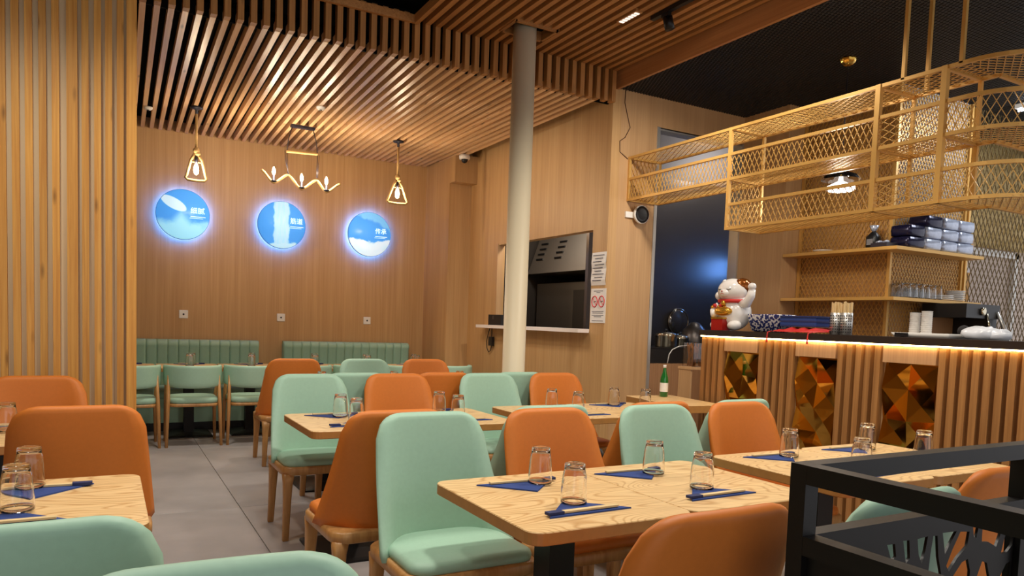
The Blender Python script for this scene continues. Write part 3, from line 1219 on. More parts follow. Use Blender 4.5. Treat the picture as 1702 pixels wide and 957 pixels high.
# back work top behind the counter
wt = thing('work_counter', 'low service counter behind the bar', 'counter', (0, 0, 0))
MB().box(5.55, 6.05, 1.0, 3.80, 0, 0.9).build('body', VENEER_B, wt)
MB().box(5.5, 7.6, 3.42, 3.98, 0.9, 0.94).build('service_top', DARKTOP, wt)
MB().box(6.06, 7.6, 3.46, 3.98, 0, 0.9).build('body_return', VENEER_B, wt)

# ------------------------------------------------------------------ hanging gold basket shelf
bk = thing('hanging_shelf', 'gold metal hanging shelf with diamond mesh sides above the bar', 'shelf', (0, 0, 0))
XF, XBk = 4.345, 4.715
RA, YA = 0.37, 2.50          # rounded corner
XA = XF+RA
Z = [2.917, 2.718, 2.523, 2.321, 2.133]
Y0, Y1, Y2, Y3 = 5.62, 4.33, 3.06, 2.635


def arc(n=9):
    return [(XA-RA*math.cos(PI/2*i/n), YA-RA*math.sin(PI/2*i/n)) for i in range(n+1)]


XE = 7.2
t_ = 0.022


def rail_path(z, ystart, name, tt_=t_):
    pts = [(XF, ystart, z), (XF, YA, z)]+[(x, y, z) for x, y in arc()[1:]]+[(XE, YA-RA, z)]
    mb = MB()
    for p, q in zip(pts, pts[1:]):
        d = (Vector(q)-Vector(p)).normalized()*tt_*0.35
        mb.bar(Vector(p)-d*0.3, Vector(q)+d*0.3, tt_, tt_)
    mb.build(name, GOLD, bk)


for z, ys_ in ((Z[0], Y0), (Z[1], Y0), (Z[2], Y0), (Z[3], Y1), (Z[4], Y1)):
    rail_path(z, ys_, 'front_rail')
for z, ys_ in ((Z[0], Y0), (Z[2], Y0), (Z[4], Y1)):
    MB().bar((XBk, ys_, z), (XBk, 2.53, z), t_, t_).build('back_rail', GOLD, bk)
    MB().bar((XBk, 2.53, z), (XE, 2.53, z), t_, t_).build('back_rail', GOLD, bk)
    for yy in ((Y0, Y1, Y2, Y3) if ys_ == Y0 else (Y1, Y2, Y3)):
        MB().bar((XF, yy, z), (XBk, yy, z), t_, t_).build('cross_rail', GOLD, bk)
for (yy, zb) in ((Y0, Z[2]), (Y1, Z[4]), (Y2, Z[4]), (Y3, Z[4])):
    wv = 0.034 if yy in (Y2, Y3) else 0.026
    MB().bar((XF, yy, zb-0.011), (XF, yy, Z[0]+0.011), wv, wv).build('post', GOLD, bk)
    MB().bar((XBk, yy, zb), (XBk, yy, Z[0]), 0.022, 0.022).build('post', GOLD, bk)
for xx in (5.4, 6.2):
    MB().bar((xx, YA-RA, Z[4]), (xx, YA-RA, Z[0]), 0.03, 0.03).build('post', GOLD, bk)
    MB().bar((xx, 2.53, Z[4]), (xx, 2.53, Z[0]), 0.022, 0.022).build('post', GOLD, bk)


def mesh_panel(mapf, Wd, Hd, cw, ch, name, seg=1, t=0.0052, d=0.004):
    mb = MB()
    diamonds(mb, mapf, Wd, Hd, cw, ch, t, seg, d)
    stuff(mb.build(name, GOLD, bk))


# front mesh of the upper tier
mesh_panel(lambda u, v: (XF, Y0-u, Z[2]+v), Y0-Y1, Z[1]-Z[2], 0.042, 0.082, 'front_mesh')
for zl, zh in ((Z[2], Z[1]), (Z[4], Z[3])):
    mesh_panel(lambda u, v: (XF, Y1-u, zl+v), Y1-Y2, zh-zl, 0.046, 0.090, 'front_mesh')
    mesh_panel(lambda u, v: (XF, Y2-u, zl+v), Y2-Y3, zh-zl, 0.086, 0.046, 'front_mesh')
    Lc = (Y3-YA)+RA*PI/2+(XE-XA)

    def curve(u):
        if u < Y3-YA:
            return XF, Y3-u
        u -= Y3-YA
        if u < RA*PI/2:
            a = u/RA
            return XA-RA*math.cos(a), YA-RA*math.sin(a)
        return XA+(u-RA*PI/2), YA-RA
    mesh_panel(lambda u, v: (*curve(u), zl+v), Lc, zh-zl, 0.052, 0.094, 'front_mesh', 6)
# shelves: horizontal mesh
for z, ys_ in ((Z[0], Y0), (Z[2], Y0), (Z[4], Y1)):
    mesh_panel(lambda u, v: (XF+v, ys_-u, z), ys_-2.53, XBk-XF, 0.080, 0.046, 'shelf_mesh', t=0.005)

    def corner(u, v):
        # fan between the rounded front and the inner corner, then straight on
        return (XF+u, 2.53-v, z)
    mb = MB()
    tmp = MB()
    for sg in (1, -1):
        for k in range(-12, 44):
            last = None
            for i in range(0, 41):
                v = 0.40*i/40
                x = XF+k*0.080+sg*v*80/46
                y = 2.53-v
                ok = x > XF and x < XE and y > YA-RA
                if ok and x < XA:
                    ok = (x-XA)**2+(min(y, YA)-YA)**2 < RA*RA
                if ok and last is None:
                    last = (x, y, z)
                if last is not None and (not ok or i == 40):
                    if (Vector((x, y, z))-Vector(last)).length > 0.02:
                        tmp.bar(last, (x, y, z), 0.006, 0.004)
                    last = None
    stuff(tmp.build('shelf_mesh', GOLD, bk))
# mesh on the end against the wall
mesh_panel(lambda u, v: (XF+u, Y0, Z[2]+v), XBk-XF, Z[0]-Z[2], 0.046, 0.090, 'end_mesh')
mesh_panel(lambda u, v: (XF+u, Y1, Z[4]+v), XBk-XF, Z[2]-Z[4], 0.046, 0.090, 'end_mesh')
for (x, y) in ((XF, 2.90), (4.715, 2.98), (XF, 2.545), (5.4, 2.53), (6.2, 2.53)):
    MB().bar((x, y, Z[0]), (x, y, 3.60), 0.022, 0.022).build('hanger_rod', GOLD, bk)

# ------------------------------------------------------------------ back bar: mesh covered wall with two shelves
bb = struct(MB().box(6.09, 6.16, 4.09, 5.05, 0, 3.55).build('wall_backbar_side', VENEER), 'oak wall behind the bar covered in gold mesh')
bb2 = struct(MB().box(6.1605, 7.17, 4.09, 4.16, 0, 2.22).build('wall_backbar', VENEER), 'oak wall return behind the bar covered in gold mesh')
struct(MB().box(6.1605, 7.17, 4.09, 4.16, 2.2205, 3.55).build('wall_backbar_top', plain('cool_lit_wall', (172, 166, 168), 0.6)), 'upper wall behind the hanging shelf, cool light painted in as grey')  # cool light on the upper wall is put into its grey colour
mb = MB()
diamonds(mb, lambda u, v: (6.07, 5.05-u, 0.9+v), 0.98, 2.62, 0.044, 0.075, 0.0075, 1, 0.006)
stuff(mb.build('mesh_strands', GOLD, bb))
mb = MB()
diamonds(mb, lambda u, v: (6.07+u, 4.07, 0.9+v), 1.10, 2.62, 0.044, 0.075, 0.0075, 1, 0.006)
stuff(mb.build('mesh_strands', GOLD, bb2))
for n_, (x, y) in enumerate(((6.065, 4.065), (6.065, 5.03), (7.165, 4.065))):
    MB().box(x-0.014, x+0.014, y-0.014, y+0.014, 0, 3.53).build('mesh_frame', GOLD, bb)
for zt, name_, lab in ((2.085, 'wall_shelf', 'upper gold shelf wrapping the corner behind the bar'), (1.655, 'wall_shelf', 'lower gold shelf wrapping the corner behind the bar')):
    t = thing(name_, lab, 'shelf', (0, 0, 0), 0, 'gold corner shelves behind the bar')
    MB().box(5.83, 6.06, 3.85, 5.04, zt-0.028, zt).build('board', GOLD, t)
    MB().box(6.06, 7.15, 3.85, 4.06, zt-0.028, zt).build('board_return', GOLD, t)

# wall and mesh screen farther right
wy = 4.75
w_ = MB()
w_.box(7.17, 10.4, wy, wy+0.08, 0, 3.6)
ws = struct(w_.build('wall_service', plain('buff_wall', (206, 186, 170), 0.6)), 'buff wall behind the mesh screen')
for k in range(34):
    x = 7.24+0.075*k
    MB().tube([(x, wy-0.035, 2.36), (x+0.012, wy-0.04, 2.66), (x-0.010, wy-0.036, 2.96), (x+0.006, wy-0.04, 3.26), (x, wy-0.035, 3.58)], 0.026, 8).build('bamboo_pole', plain('pale_bamboo', (232, 204, 140), 0.5) if 'pale_bamboo' not in MATS else MATS['pale_bamboo'], ws)
d_ = MB()
d_.box(7.3, 9.46, wy-0.05, wy, 2.27, 2.34)
d_.box(9.39, 9.46, wy-0.05, wy, 0, 2.34)
struct(d_.build('door_1', WHITEP), 'white door frame behind the mesh screen')
sc_ = thing('mesh_screen', 'tall gold wire screen with wide diamonds right of the shelves', 'screen', (0, 4.05, 0))
mb = MB()
diamonds(mb, lambda u, v: (7.2+u, 0, 0.9+v), 2.4, 2.60, 0.075, 0.125, 0.007, 1, 0.005)
stuff(mb.build('wire_mesh', plain('dull_gold', (128, 106, 66), 0.5, metal=0.4), sc_))
for x in (7.2, 9.6):
    MB().box(x-0.015, x+0.015, -0.015, 0.015, 0, 3.5).build('screen_post', GOLD, sc_)

# ------------------------------------------------------------------ black railing
rl = thing('railing', 'black steel railing with a cut-out branch pattern at the lower right', 'railing', (1.165, 0.925, 0))
zt = 1.08
R_ = 0.036
PXE = 0.767
MB().box(-R_/2, R_/2, -R_/2, R_/2, 0, zt).build('post', BLACKM, rl)
MB().box(R_/2+0.0005, 1.3, -R_/2, R_/2, zt-R_, zt).build('top_rail', BLACKM, rl)
MB().box(-R_/2, R_/2, -1.3, -R_/2-0.0005, zt-R_, zt).build('top_rail', BLACKM, rl)
zl_ = zt-0.135
MB().box(R_/2+0.0005, PXE, -R_/2, R_/2, zl_-R_, zl_).build('lower_rail', BLACKM, rl)
MB().box(PXE+R_, 1.3, -R_/2, R_/2, zl_-R_, zl_).build('lower_rail', BLACKM, rl)
MB().box(-R_/2, R_/2, -1.0, -R_/2-0.0005, zl_-R_, zl_).build('lower_rail', BLACKM, rl)
MB().box(PXE+0.0005, PXE+R_-0.0005, -R_/2, R_/2, 0, zt-R_-0.0005).build('post', BLACKM, rl)
MB().box(-R_/2, R_/2, -1.0-R_, -1.0005, 0, zt-R_-0.0005).build('post', BLACKM, rl)
MB().box(R_/2+0.0005, PXE, -R_/2, R_/2, 0.08, 0.08+R_).build('bottom_rail', BLACKM, rl)
MB().box(-R_/2, R_/2, -1.0, -R_/2-0.0005, 0.08, 0.08+R_).build('bottom_rail', BLACKM, rl)


def cutout_panel(name, Wd, z0, z1, holes, th=0.006):
    cu = bpy.data.curves.new(name, 'CURVE')
    cu.dimensions = '2D'
    cu.fill_mode = 'BOTH'
    cu.extrude = th/2

    def loop(pts):
        sp = cu.splines.new('POLY')
        sp.points.add(len(pts)-1)
        for p, q in zip(sp.points, pts):
            p.co = (q[0], q[1], 0, 1)
        sp.use_cyclic_u = True
    loop([(0, z0), (Wd, z0), (Wd, z1), (0, z1)])
    for h in holes:
        loop(h)
    o = bpy.data.objects.new('tmp', cu)
    COL.objects.link(o)
    dg = bpy.context.evaluated_depsgraph_get()
    me = bpy.data.meshes.new_from_object(o.evaluated_get(dg))
    bpy.data.objects.remove(o)
    me.name = name
    return me


def leaf(cx, cz, a, L_, wd, n=14):
    pts = []
    for i in range(n):
        t = 2*PI*i/n
        x, z = L_*math.cos(t), wd*math.sin(t)*(1-0.35*math.cos(t))
        pts.append((cx+x*math.cos(a)-z*math.sin(a), cz+x*math.sin(a)+z*math.cos(a)))
    return pts


holes = [
    [(.266, .890), (.293, .889), (.300, .860), (.285, .852)],
    [(.321, .892), (.343, .891), (.349, .851), (.336, .840)],
    [(.372, .890), (.410, .892), (.404, .860), (.394, .832), (.380, .855)],
    [(.430, .890), (.446, .889), (.455, .840), (.470, .800), (.474, .74), (.430, .740), (.420, .80), (.424, .850)],
    [(.465, .893), (.520, .891), (.500, .868), (.480, .843)],
    [(.535, .888), (.572, .884), (.566, .850), (.530, .828), (.500, .800), (.488, .815), (.508, .850)],
    [(.585, .893), (.608, .892), (.602, .866), (.592, .868)],
    [(.625, .894), (.711, .890), (.704, .860), (.690, .834), (.655, .850), (.626, .853)],
    [(.740, .884), (.762, .882), (.762, .830), (.740, .815), (.713, .814), (.724, .850)],
    [(.612, .66), (.616, .772), (.634, .806), (.655, .800), (.670, .764), (.672, .66)],
    [(.700, .66), (.716, .757), (.740, .786), (.760, .790), (.760, .66)],
    [(.500, .66), (.500, .75), (.518, .787), (.550, .815), (.573, .820), (.586, .790), (.584, .66)],
]
for k in range(10):
    holes.append(leaf(0.09+0.068*k, 0.46+0.05*math.sin(1.7*k), PI/2+0.25*math.sin(2.3*k), 0.12, 0.022))
for k in range(5):
    holes.append(leaf(0.06+0.075*k, 0.72+0.02*(k % 2), PI/2-0.15*k, 0.075, 0.02))
holes = [[(x-R_/2, z) for x, z in h] for h in holes]
pa = link('cutout_panel', cutout_panel('cutout_panel', PXE-R_/2-0.001, 0.08+R_+0.0005, zl_-R_-0.0005, holes), BLACKM, rl, (R_/2+0.0005, 0, 0))
pa.rotation_euler = (PI/2, 0, 0)
pb = link('cutout_panel', cutout_panel('cutout_panel_b', 1.0-R_/2-0.001, 0.08+R_+0.0005, zl_-R_-0.0005, [leaf(0.25+0.5*(k % 2), 0.25+0.12*k, 0.6+k, 0.07, 0.025) for k in range(4)]), BLACKM, rl, (0, -R_/2, 0))
pb.rotation_euler = (PI/2, 0, -PI/2)

# ------------------------------------------------------------------ glowing round signs
def sign_mat(name, kind):
    """flat printed picture of the sign, lit from inside"""
    m, nt, b = base_mat(name)
    N, L = nt.nodes, nt.links
    tc = N.new('ShaderNodeTexCoord')
    sep = N.new('ShaderNodeSeparateXYZ')
    L.new(tc.outputs['Object'], sep.inputs[0])
    n = N.new('ShaderNodeTexNoise')
    n.inputs['Scale'].default_value = 9
    n.inputs['Detail'].default_value = 5
    L.new(tc.outputs['Object'], n.inputs['Vector'])

    def math_(op, a, c=None, clamp=False):
        q = N.new('ShaderNodeMath')
        q.operation = op
        q.use_clamp = clamp
        for i, v in enumerate((a, c)):
            if v is None:
                continue
            if isinstance(v, (int, float)):
                q.inputs[i].default_value = v
            else:
                L.new(v, q.inputs[i])
        return q.outputs[0]

    def smooth(v, lo, hi):
        q = N.new('ShaderNodeMapRange')
        q.interpolation_type = 'SMOOTHSTEP'
        q.inputs['From Min'].default_value = lo
        q.inputs['From Max'].default_value = hi
        L.new(v, q.inputs['Value'])
        return q.outputs[0]
    x, z, nz = sep.outputs[0], sep.outputs[2], n.outputs['Fac']
    wob = math_('MULTIPLY', math_('SUBTRACT', nz, 0.5), 0.16)
    if kind == 0:      # a hand scattering flour
        low = smooth(math_('ADD', math_('MULTIPLY', z, -1.0), wob), 0.04, 0.14)
        dx = math_('MULTIPLY', math_('ADD', x, 0.02), 1.0)
        dz = math_('ADD', z, -0.02)
        cone = smooth(math_('SUBTRACT', math_('ADD', math_('MULTIPLY', dz, -0.9), 0.02), math_('ABSOLUTE', dx)), -0.05, 0.10)
        fac = math_('MAXIMUM', low, cone, True)
        u = math_('ADD', math_('MULTIPLY', math_('ADD', x, 0.10), 0.9), math_('MULTIPLY', math_('ADD', z, -0.12), -0.45))
        v = math_('ADD', math_('MULTIPLY', math_('ADD', x, 0.10), 0.45), math_('MULTIPLY', math_('ADD', z, -0.12), 0.9))
        e = math_('ADD', math_('POWER', math_('ABSOLUTE', math_('DIVIDE', u, 0.15)), 2.0), math_('POWER', math_('ABSOLUTE', math_('DIVIDE', v, 0.062)), 2.0))
        hand = math_('SUBTRACT', 1.0, smooth(e, 0.8, 1.1))
        fac = math_('MAXIMUM', fac, hand, True)
        white = math_('MULTIPLY', hand, 0.55)
    elif kind == 1:    # hanging noodles
        col_ = math_('SUBTRACT', 1.0, smooth(math_('ABSOLUTE', math_('ADD', math_('ADD', x, 0.005), math_('MULTIPLY', wob, 0.5))), 0.075, 0.10))
        strn = N.new('ShaderNodeTexNoise')
        strn.inputs['Scale'].default_value = 1.0
        mp = N.new('ShaderNodeMapping')
        mp.inputs['Scale'].default_value = (90, 1, 7)
        L.new(tc.outputs['Object'], mp.inputs['Vector'])
        L.new(mp.outputs[0], strn.inputs['Vector'])
        col_ = math_('MULTIPLY', col_, math_('ADD', math_('MULTIPLY', strn.outputs['Fac'], 0.8), 0.45), True)
        low = smooth(math_('ADD', math_('MULTIPLY', z, -1.0), wob), 0.20, 0.23)
        fac = math_('MAXIMUM', col_, low, True)
        white = math_('MULTIPLY', fac, 0.35)
    else:              # dough on a board
        low = smooth(math_('ADD', math_('MULTIPLY', z, -1.0), math_('MULTIPLY', wob, 1.6)), 0.06, 0.09)
        top = smooth(math_('ADD', math_('ADD', z, math_('MULTIPLY', x, 0.35)), wob), 0.16, 0.20)
        fac = math_('MAXIMUM', low, math_('MULTIPLY', top, 0.45), True)
        white = math_('MULTIPLY', low, math_('ADD', math_('MULTIPLY', nz, 1.1), 0.25), True)
    m1 = N.new('ShaderNodeMix')
    m1.data_type = 'RGBA'
    m1.inputs['A'].default_value = col4((78, 160, 246))
    m1.inputs['B'].default_value = col4((158, 226, 255))
    L.new(fac, m1.inputs['Factor'])
    m2 = N.new('ShaderNodeMix')
    m2.data_type = 'RGBA'
    m2.inputs['B'].default_value = col4((232, 244, 255))
    L.new(white, m2.inputs['Factor'])
    L.new(m1.outputs['Result'], m2.inputs['A'])
    L.new(m2.outputs['Result'], b.inputs['Base Color'])
    L.new(m2.outputs['Result'], b.inputs['Emission Color'])
    b.inputs['Emission Strength'].default_value = 0.75
    b.inputs['Roughness'].default_value = 0.3
    return m


HALO = emis('blue_halo', (72, 128, 255), 25.0)
SIGNTXT = emis('sign_lettering', (225, 250, 255), 1.0)
SIGNRIM = plain('sign_rim', (70, 120, 190), 0.4)
for i, (x, z, txt, lab, tx, tz) in enumerate([
        (0.780, 2.437, '细腻', 'glowing blue round sign with a hand scattering flour', 0.155, 0.05),
        (1.893, 2.420, '筋道', 'glowing blue round sign with hanging noodles, middle one', 0.175, 0.055),
        (3.008, 2.403, '传承', 'glowing blue round sign with white dough, right one', 0.150, 0.045)]):
    t = thing('round_sign', lab, 'sign', (x, YB, z), 0, 'round blue signs on the back wall')
    R0 = 0.288
    f = MB()
    pr = [(R0, -0.070), (R0, -0.086), (R0-0.004, -0.090)]
    vs, fs, nn = [], [], 64
    rings = [[(r*math.cos(2*PI*j/nn), y, r*math.sin(2*PI*j/nn)) for j in range(nn)] for r, y in pr]
    f.loft(rings, cap0=False, cap1=False)
    f.build('rim', SIGNRIM, t)
    f = MB()
    f.loft([[(r*math.cos(2*PI*j/nn), y, r*math.sin(2*PI*j/nn)) for j in range(nn)] for r, y in ((R0-0.004, -0.0885), (R0-0.004, -0.0900))])
    f.build('picture_face', sign_mat('sign_picture_%d' % i, i), t)
    f = MB()
    f.loft([[(r*math.cos(2*PI*j/nn), y, r*math.sin(2*PI*j/nn)) for j in range(nn)] for r, y in ((R0-0.012, -0.070), (R0-0.012, -0.060))], cap0=True, cap1=True)
    f.build('back_light', HALO, t)
    f = MB()
    for k in range(3):
        a = 2*PI*k/3
        f.tube([(0.15*math.cos(a), -0.001, 0.15*math.sin(a)), (0.15*math.cos(a), -0.062, 0.15*math.sin(a))], 0.012, 8)
    f.build('standoff', BLACKP, t)
    text_mesh(txt, 0.078, SIGNTXT, 'lettering', t, (tx, -0.0915, tz), (PI/2, 0, 0))
    MB().box(tx-0.075, tx+0.085, -0.0925, -0.0905, tz-0.068, tz-0.062).build('underline', SIGNTXT, t)
    MB().box(tx-0.085, tx+0.06, -0.0925, -0.0905, tz-0.085, tz-0.081).build('underline', SIGNTXT, t)

# ------------------------------------------------------------------ wall sockets
for i, (x, z) in enumerate(((0.797, 1.286), (1.914, 1.284), (3.024, 1.279))):
    t = thing('wall_socket', ('white wall socket below the flour sign', 'white wall socket below the noodle sign', 'white wall socket below the dough sign')[i], 'socket', (x, YB, z), 0, 'white sockets on the back wall')
    p = MB()
    p.loft([[(q[0], y, q[1]) for q in rr(0.048-k, 0.048-k, 0.006)] for k, y in ((0.0, 0.0), (0.0, -0.007), (0.003, -0.010))], smooth=False)
    p.build('plate', WHITEP, t)
    p = MB()
    p.loft([[(0.011*math.cos(a*PI/8), y, 0.011*math.sin(a*PI/8)) for a in range(16)] for y in (-0.0095, -0.0112)])
    p.build('outlet', plain('socket_dark', (60, 56, 52), 0.5) if 'socket_dark' not in MATS else MATS['socket_dark'], t)


# ------------------------------------------------------------------ rope pendants and chandelier
CANOPY = plain('dark_canopy', (34, 34, 48), 0.4, metal=0.3)
CLEARB = glass('bulb_glass', (1.0, 0.93, 0.8))


def pendant(x, y, ztop, w2, label):
    t = thing('rope_pendant', label, 'lamp', (x, y, 0), 0, 'rope pendants near the back wall')
    MB().lathe([(0.062, ZL-0.004), (0.062, ZL-0.016), (0.03, ZL-0.024), (0.014, ZL-0.03), (0.014, ZL-0.07)], 20).build('canopy', CANOPY, t)
    MB().tube([(0, 0, ZL-0.05), (0, 0, ztop)], 0.013, 8).build('rope', ROPE, t)
    k = MB()
    k.ell((0, 0, ztop-0.005), (0.032, 0.03, 0.036), 10, 8)
    k.ell((0.012, 0, ztop-0.035), (0.028, 0.026, 0.024), 10, 8)
    k.build('knot', ROPE, t)
    zb = ztop-0.30
    hw = w2/2
    MB().tube([(-0.012, 0, ztop-0.03), (-0.05, 0, ztop-0.10), (-hw*0.86, 0, zb+0.05), (-hw, 0, zb+0.02), (-hw*0.8, 0, zb), (0, 0, zb-0.004), (hw*0.8, 0, zb), (hw, 0, zb+0.02), (hw*0.86, 0, zb+0.06), (0.055, 0, ztop-0.10), (0.014, 0, ztop-0.03)], 0.0135, 8).build('rope_loop', ROPE, t)
    MB().tube([(-0.052, 0, ztop-0.118), (0.056, 0, ztop-0.118)], 0.009, 8).build('rope_bar', ROPE, t)
    MB().lathe([(0.016, ztop-0.06), (0.018, ztop-0.135)], 12).build('bulb_holder', CANOPY, t)
    MB().lathe([(0.012, ztop-0.135), (0.022, ztop-0.165), (0.026, ztop-0.20), (0.020, ztop-0.232), (0.006, ztop-0.245)], 14).build('bulb', BULB, t)
    lamp('pendant_light', 'POINT', (0, -0.045, ztop-0.20), 10, WARM, 0.03, parent=t)
    return t


pendant(0.80, 8.13, 2.95, 0.20, 'rope pendant with lit bulb above the flour sign, left')
pendant(2.972, 8.205, 2.965, 0.25, 'rope pendant with lit bulb left of the dome camera, right')

ch = thing('chandelier', 'wavy rope chandelier with three lit candle bulbs hung on chains', 'lamp', (1.878, 8.22, 0), 0)
MB().box(-0.128, 0.128, -0.03, 0.03, ZL-0.028, ZL-0.002).build('canopy', CANOPY, ch)
MB().tube([(-0.17, 0, 3.085), (0.165, 0, 3.10)], 0.014, 8).build('spreader_bar', ROPE, ch)
wave = []
key = [(-0.43, 2.856), (-0.30, 2.735), (-0.150, 2.835), (-0.004, 2.700), (0.158, 2.815), (0.267, 2.70), (0.428, 2.807)]
for (a, c) in zip(key, key[1:]):
    for i in range(8):
        s = i/8
        e_ = (1-math.cos(PI*s))/2 if True else s
        s2 = 0.35*s+0.65*e_
        wave.append((a[0]+(c[0]-a[0])*s, 0, a[1]+(c[1]-a[1])*s2))
wave.append((key[-1][0], 0, key[-1][1]))
MB().tube(wave, 0.0135, 8).build('rope_arm', ROPE, ch)
for sx in (-1, 1):
    xb = -0.150 if sx < 0 else 0.158
    MB().tube([(sx*0.115, 0, ZL-0.03), (sx*0.15, 0.0, 3.22), (sx*0.165, 0, 3.09)], 0.0045, 6).build('chain', CANOPY, ch)
    MB().tube([(sx*0.165, 0, 3.09), (sx*0.162, 0.0, 2.95), (xb, 0, 2.84)], 0.0045, 6).build('chain', CANOPY, ch)
    MB().tube([(sx*0.185, 0, 3.09), (sx*0.178, 0.0, 2.97), (xb+0.01, 0, 2.84)], 0.003, 6).build('chain', CANOPY, ch)
for (x, z) in ((-0.30, 2.735), (-0.004, 2.70), (0.267, 2.70)):
    cu_ = MB().lathe([(0.008, z+0.0), (0.034, z+0.012), (0.036, z+0.022), (0.014, z+0.026), (0.013, z+0.085)], 16, c=(x, 0, 0)).build('candle_cup', CANOPY, ch)
    MB().lathe([(0.011, z+0.085), (0.019, z+0.11), (0.016, z+0.14), (0.004, z+0.17)], 12, c=(x, 0, 0)).build('bulb', BULB, ch)
    lamp('candle_light', 'POINT', (x, -0.05, z+0.13), 12, WARM, 0.02, parent=ch)

# ------------------------------------------------------------------ small ceiling and wall fixtures
for i, (x, y) in enumerate(((0.376, 8.44), (1.856, 7.37))):
    t = thing('smoke_detector', ('white smoke detector between the first ceiling slats by the partition', 'white smoke detector on the slats in front of the chandelier')[i], 'detector', (x, y, ZL), 0)
    MB().lathe([(0.030, -0.028), (0.042, -0.016), (0.045, 0.0)], 16).build('cover', WHITEP, t)
    MB().lathe([(0.012, -0.034), (0.012, -0.027)], 10).build('sensor', BLACKP, t)
dcam = thing('dome_camera', 'white dome camera on the bulkhead under the slats', 'camera', (3.905, 8.38, ZL-0.003), 0)
MB().lathe([(0.066, -0.05), (0.07, -0.03), (0.07, 0.0)], 20).build('housing', WHITEP, dcam)
MB().lathe([(0.004, -0.098), (0.024, -0.09), (0.038, -0.07), (0.042, -0.05)], 18).build('dome', BLACKP, dcam)

# spotlight track on the upper ceiling
tk = thing('track_light', 'black track with one cylinder spotlight on the upper slatted ceiling', 'lamp', (3.60, 4.46, ZU), 0)
MB().box(-0.018, 0.018, -2.6, 0.0, -0.032, -0.001).build('track', BLACKM, tk)
MB().box(-0.014, 0.014, -0.20, -0.12, -0.055, -0.032).build('adapter', BLACKM, tk)
q = MB()
q.tube([(0.02, -0.15, -0.05), (0.035, -0.165, -0.14)], 0.036, 16)
q.build('spot_head', BLACKM, tk)

lb = thing('ceiling_lamp', 'small white louvred lamp between the upper slats, left of the track', 'lamp', (3.46, 4.56, ZU), 0)
MB().box(-0.032, 0.032, -0.12, 0.12, -0.006, 0.02).build('frame', PINE_YU, lb)
for k in range(6):
    MB().box(-0.02, 0.02, -0.10+0.036*k, -0.078+0.036*k, -0.010, -0.005).build('louvre', emis('lamp_white', (250, 244, 232), 1.0) if 'lamp_white' not in MATS else MATS['lamp_white'], lb)

# tube light and disc lamp behind the hanging shelf
tl_ = thing('tube_light', 'white linear ceiling light seen through the hanging shelf at the right', 'lamp', (7.5, 3.3, 3.46), 0)
MB().box(-0.03, 0.03, -1.1, 0.55, 0.03, 0.07).build('housing', WHITEP, tl_)
MB().tube([(0, -1.08, 0.015), (0, 0.53, 0.015)], 0.014, 10).build('tube', emis('cool_tube', (235, 240, 255), 8), tl_)
lamp('tube_glow', 'AREA', (7.3, 3.2, 3.38), 20, (0.88, 0.93, 1.0), 0.6, (6.8, 4.0, 2.2))
dl_ = thing('disc_pendant', 'pendant with fluted gold canopy and a lit white disc behind the hanging shelf', 'lamp', (5.22, 3.97, 0), 0)
q = MB()
rings = []
for r, z in ((0.062, 0.0), (0.064, -0.012), (0.052, -0.040), (0.028, -0.060), (0.006, -0.066)):
    rings.append([(r*(1+0.05*math.cos(a*PI/2))*math.cos(a*PI/16), r*(1+0.05*math.cos(a*PI/2))*math.sin(a*PI/16), ZM+z) for a in range(32)])
q.loft(rings)
q.build('canopy', GOLDB, dl_)
MB().tube([(0, 0, 2.62), (0, 0, 3.48)], 0.004, 8).build('cord', CANOPY, dl_)
MB().tube([(0, 0, 2.60), (0, 0, 2.72)], 0.012, 8).build('stem', GOLDB, dl_)
MB().lathe([(0.012, 2.66), (0.05, 2.64), (0.14, 2.60), (0.15, 2.57)], 24, cap0=False, cap1=False).build('shade', GLASSM, dl_)
MB().lathe([(0.002, 2.478), (0.09, 2.482), (0.115, 2.495), (0.11, 2.515), (0.02, 2.56), (0.014, 2.60)], 24).build('light_disc', emis('disc_white', (255, 250, 240), 5.0), dl_)
lamp('disc_light', 'POINT', (0, 0, 2.44), 12, SOFT, 0.08, parent=dl_)

# insect lamp inside the kitchen, out of sight beside the doorway; unseen lamp added to brighten the steel
il = thing('insect_lamp', 'blue insect lamp on the side wall inside the kitchen', 'lamp', (7.10, 6.30, 2.12), 0)
MB().box(-0.02, 0.03, -0.22, 0.22, -0.14, 0.14).build('housing', STEEL, il)
for z in (-0.06, 0.06):
    MB().tube([(-0.04, -0.19, z), (-0.04, 0.19, z)], 0.016, 8).build('tube', emis('uv_tube', (100, 160, 255), 42) if 'uv_tube' not in MATS else MATS['uv_tube'], il)
lamp('kitchen_fill_light', 'POINT', (6.5, 6.3, 3.3), 16, (1.0, 0.94, 0.88), 0.12)

# wall speaker
sp = thing('wall_speaker', 'small round wall speaker with black cone below the hanging shelf', 'speaker', (4.478, YS, 2.395), 0)


def yl(mb, prof, n=24):
    return mb.loft([[(r*math.cos(2*PI*j/n), y, r*math.sin(2*PI*j/n)) for j in range(n)] for r, y in prof])


yl(MB(), [(0.045, 0.0), (0.05, -0.03), (0.086, -0.035), (0.088, -0.06), (0.078, -0.066)]).build('housing', WHITEP, sp)
yl(MB(), [(0.080, -0.0655), (0.076, -0.073), (0.050, -0.070), (0.020, -0.0675)]).build('cone', BLACKP, sp)
MB().box(-0.16, -0.06, -0.02, 0.0, -0.035, 0.02).build('bracket', WHITEP, sp)
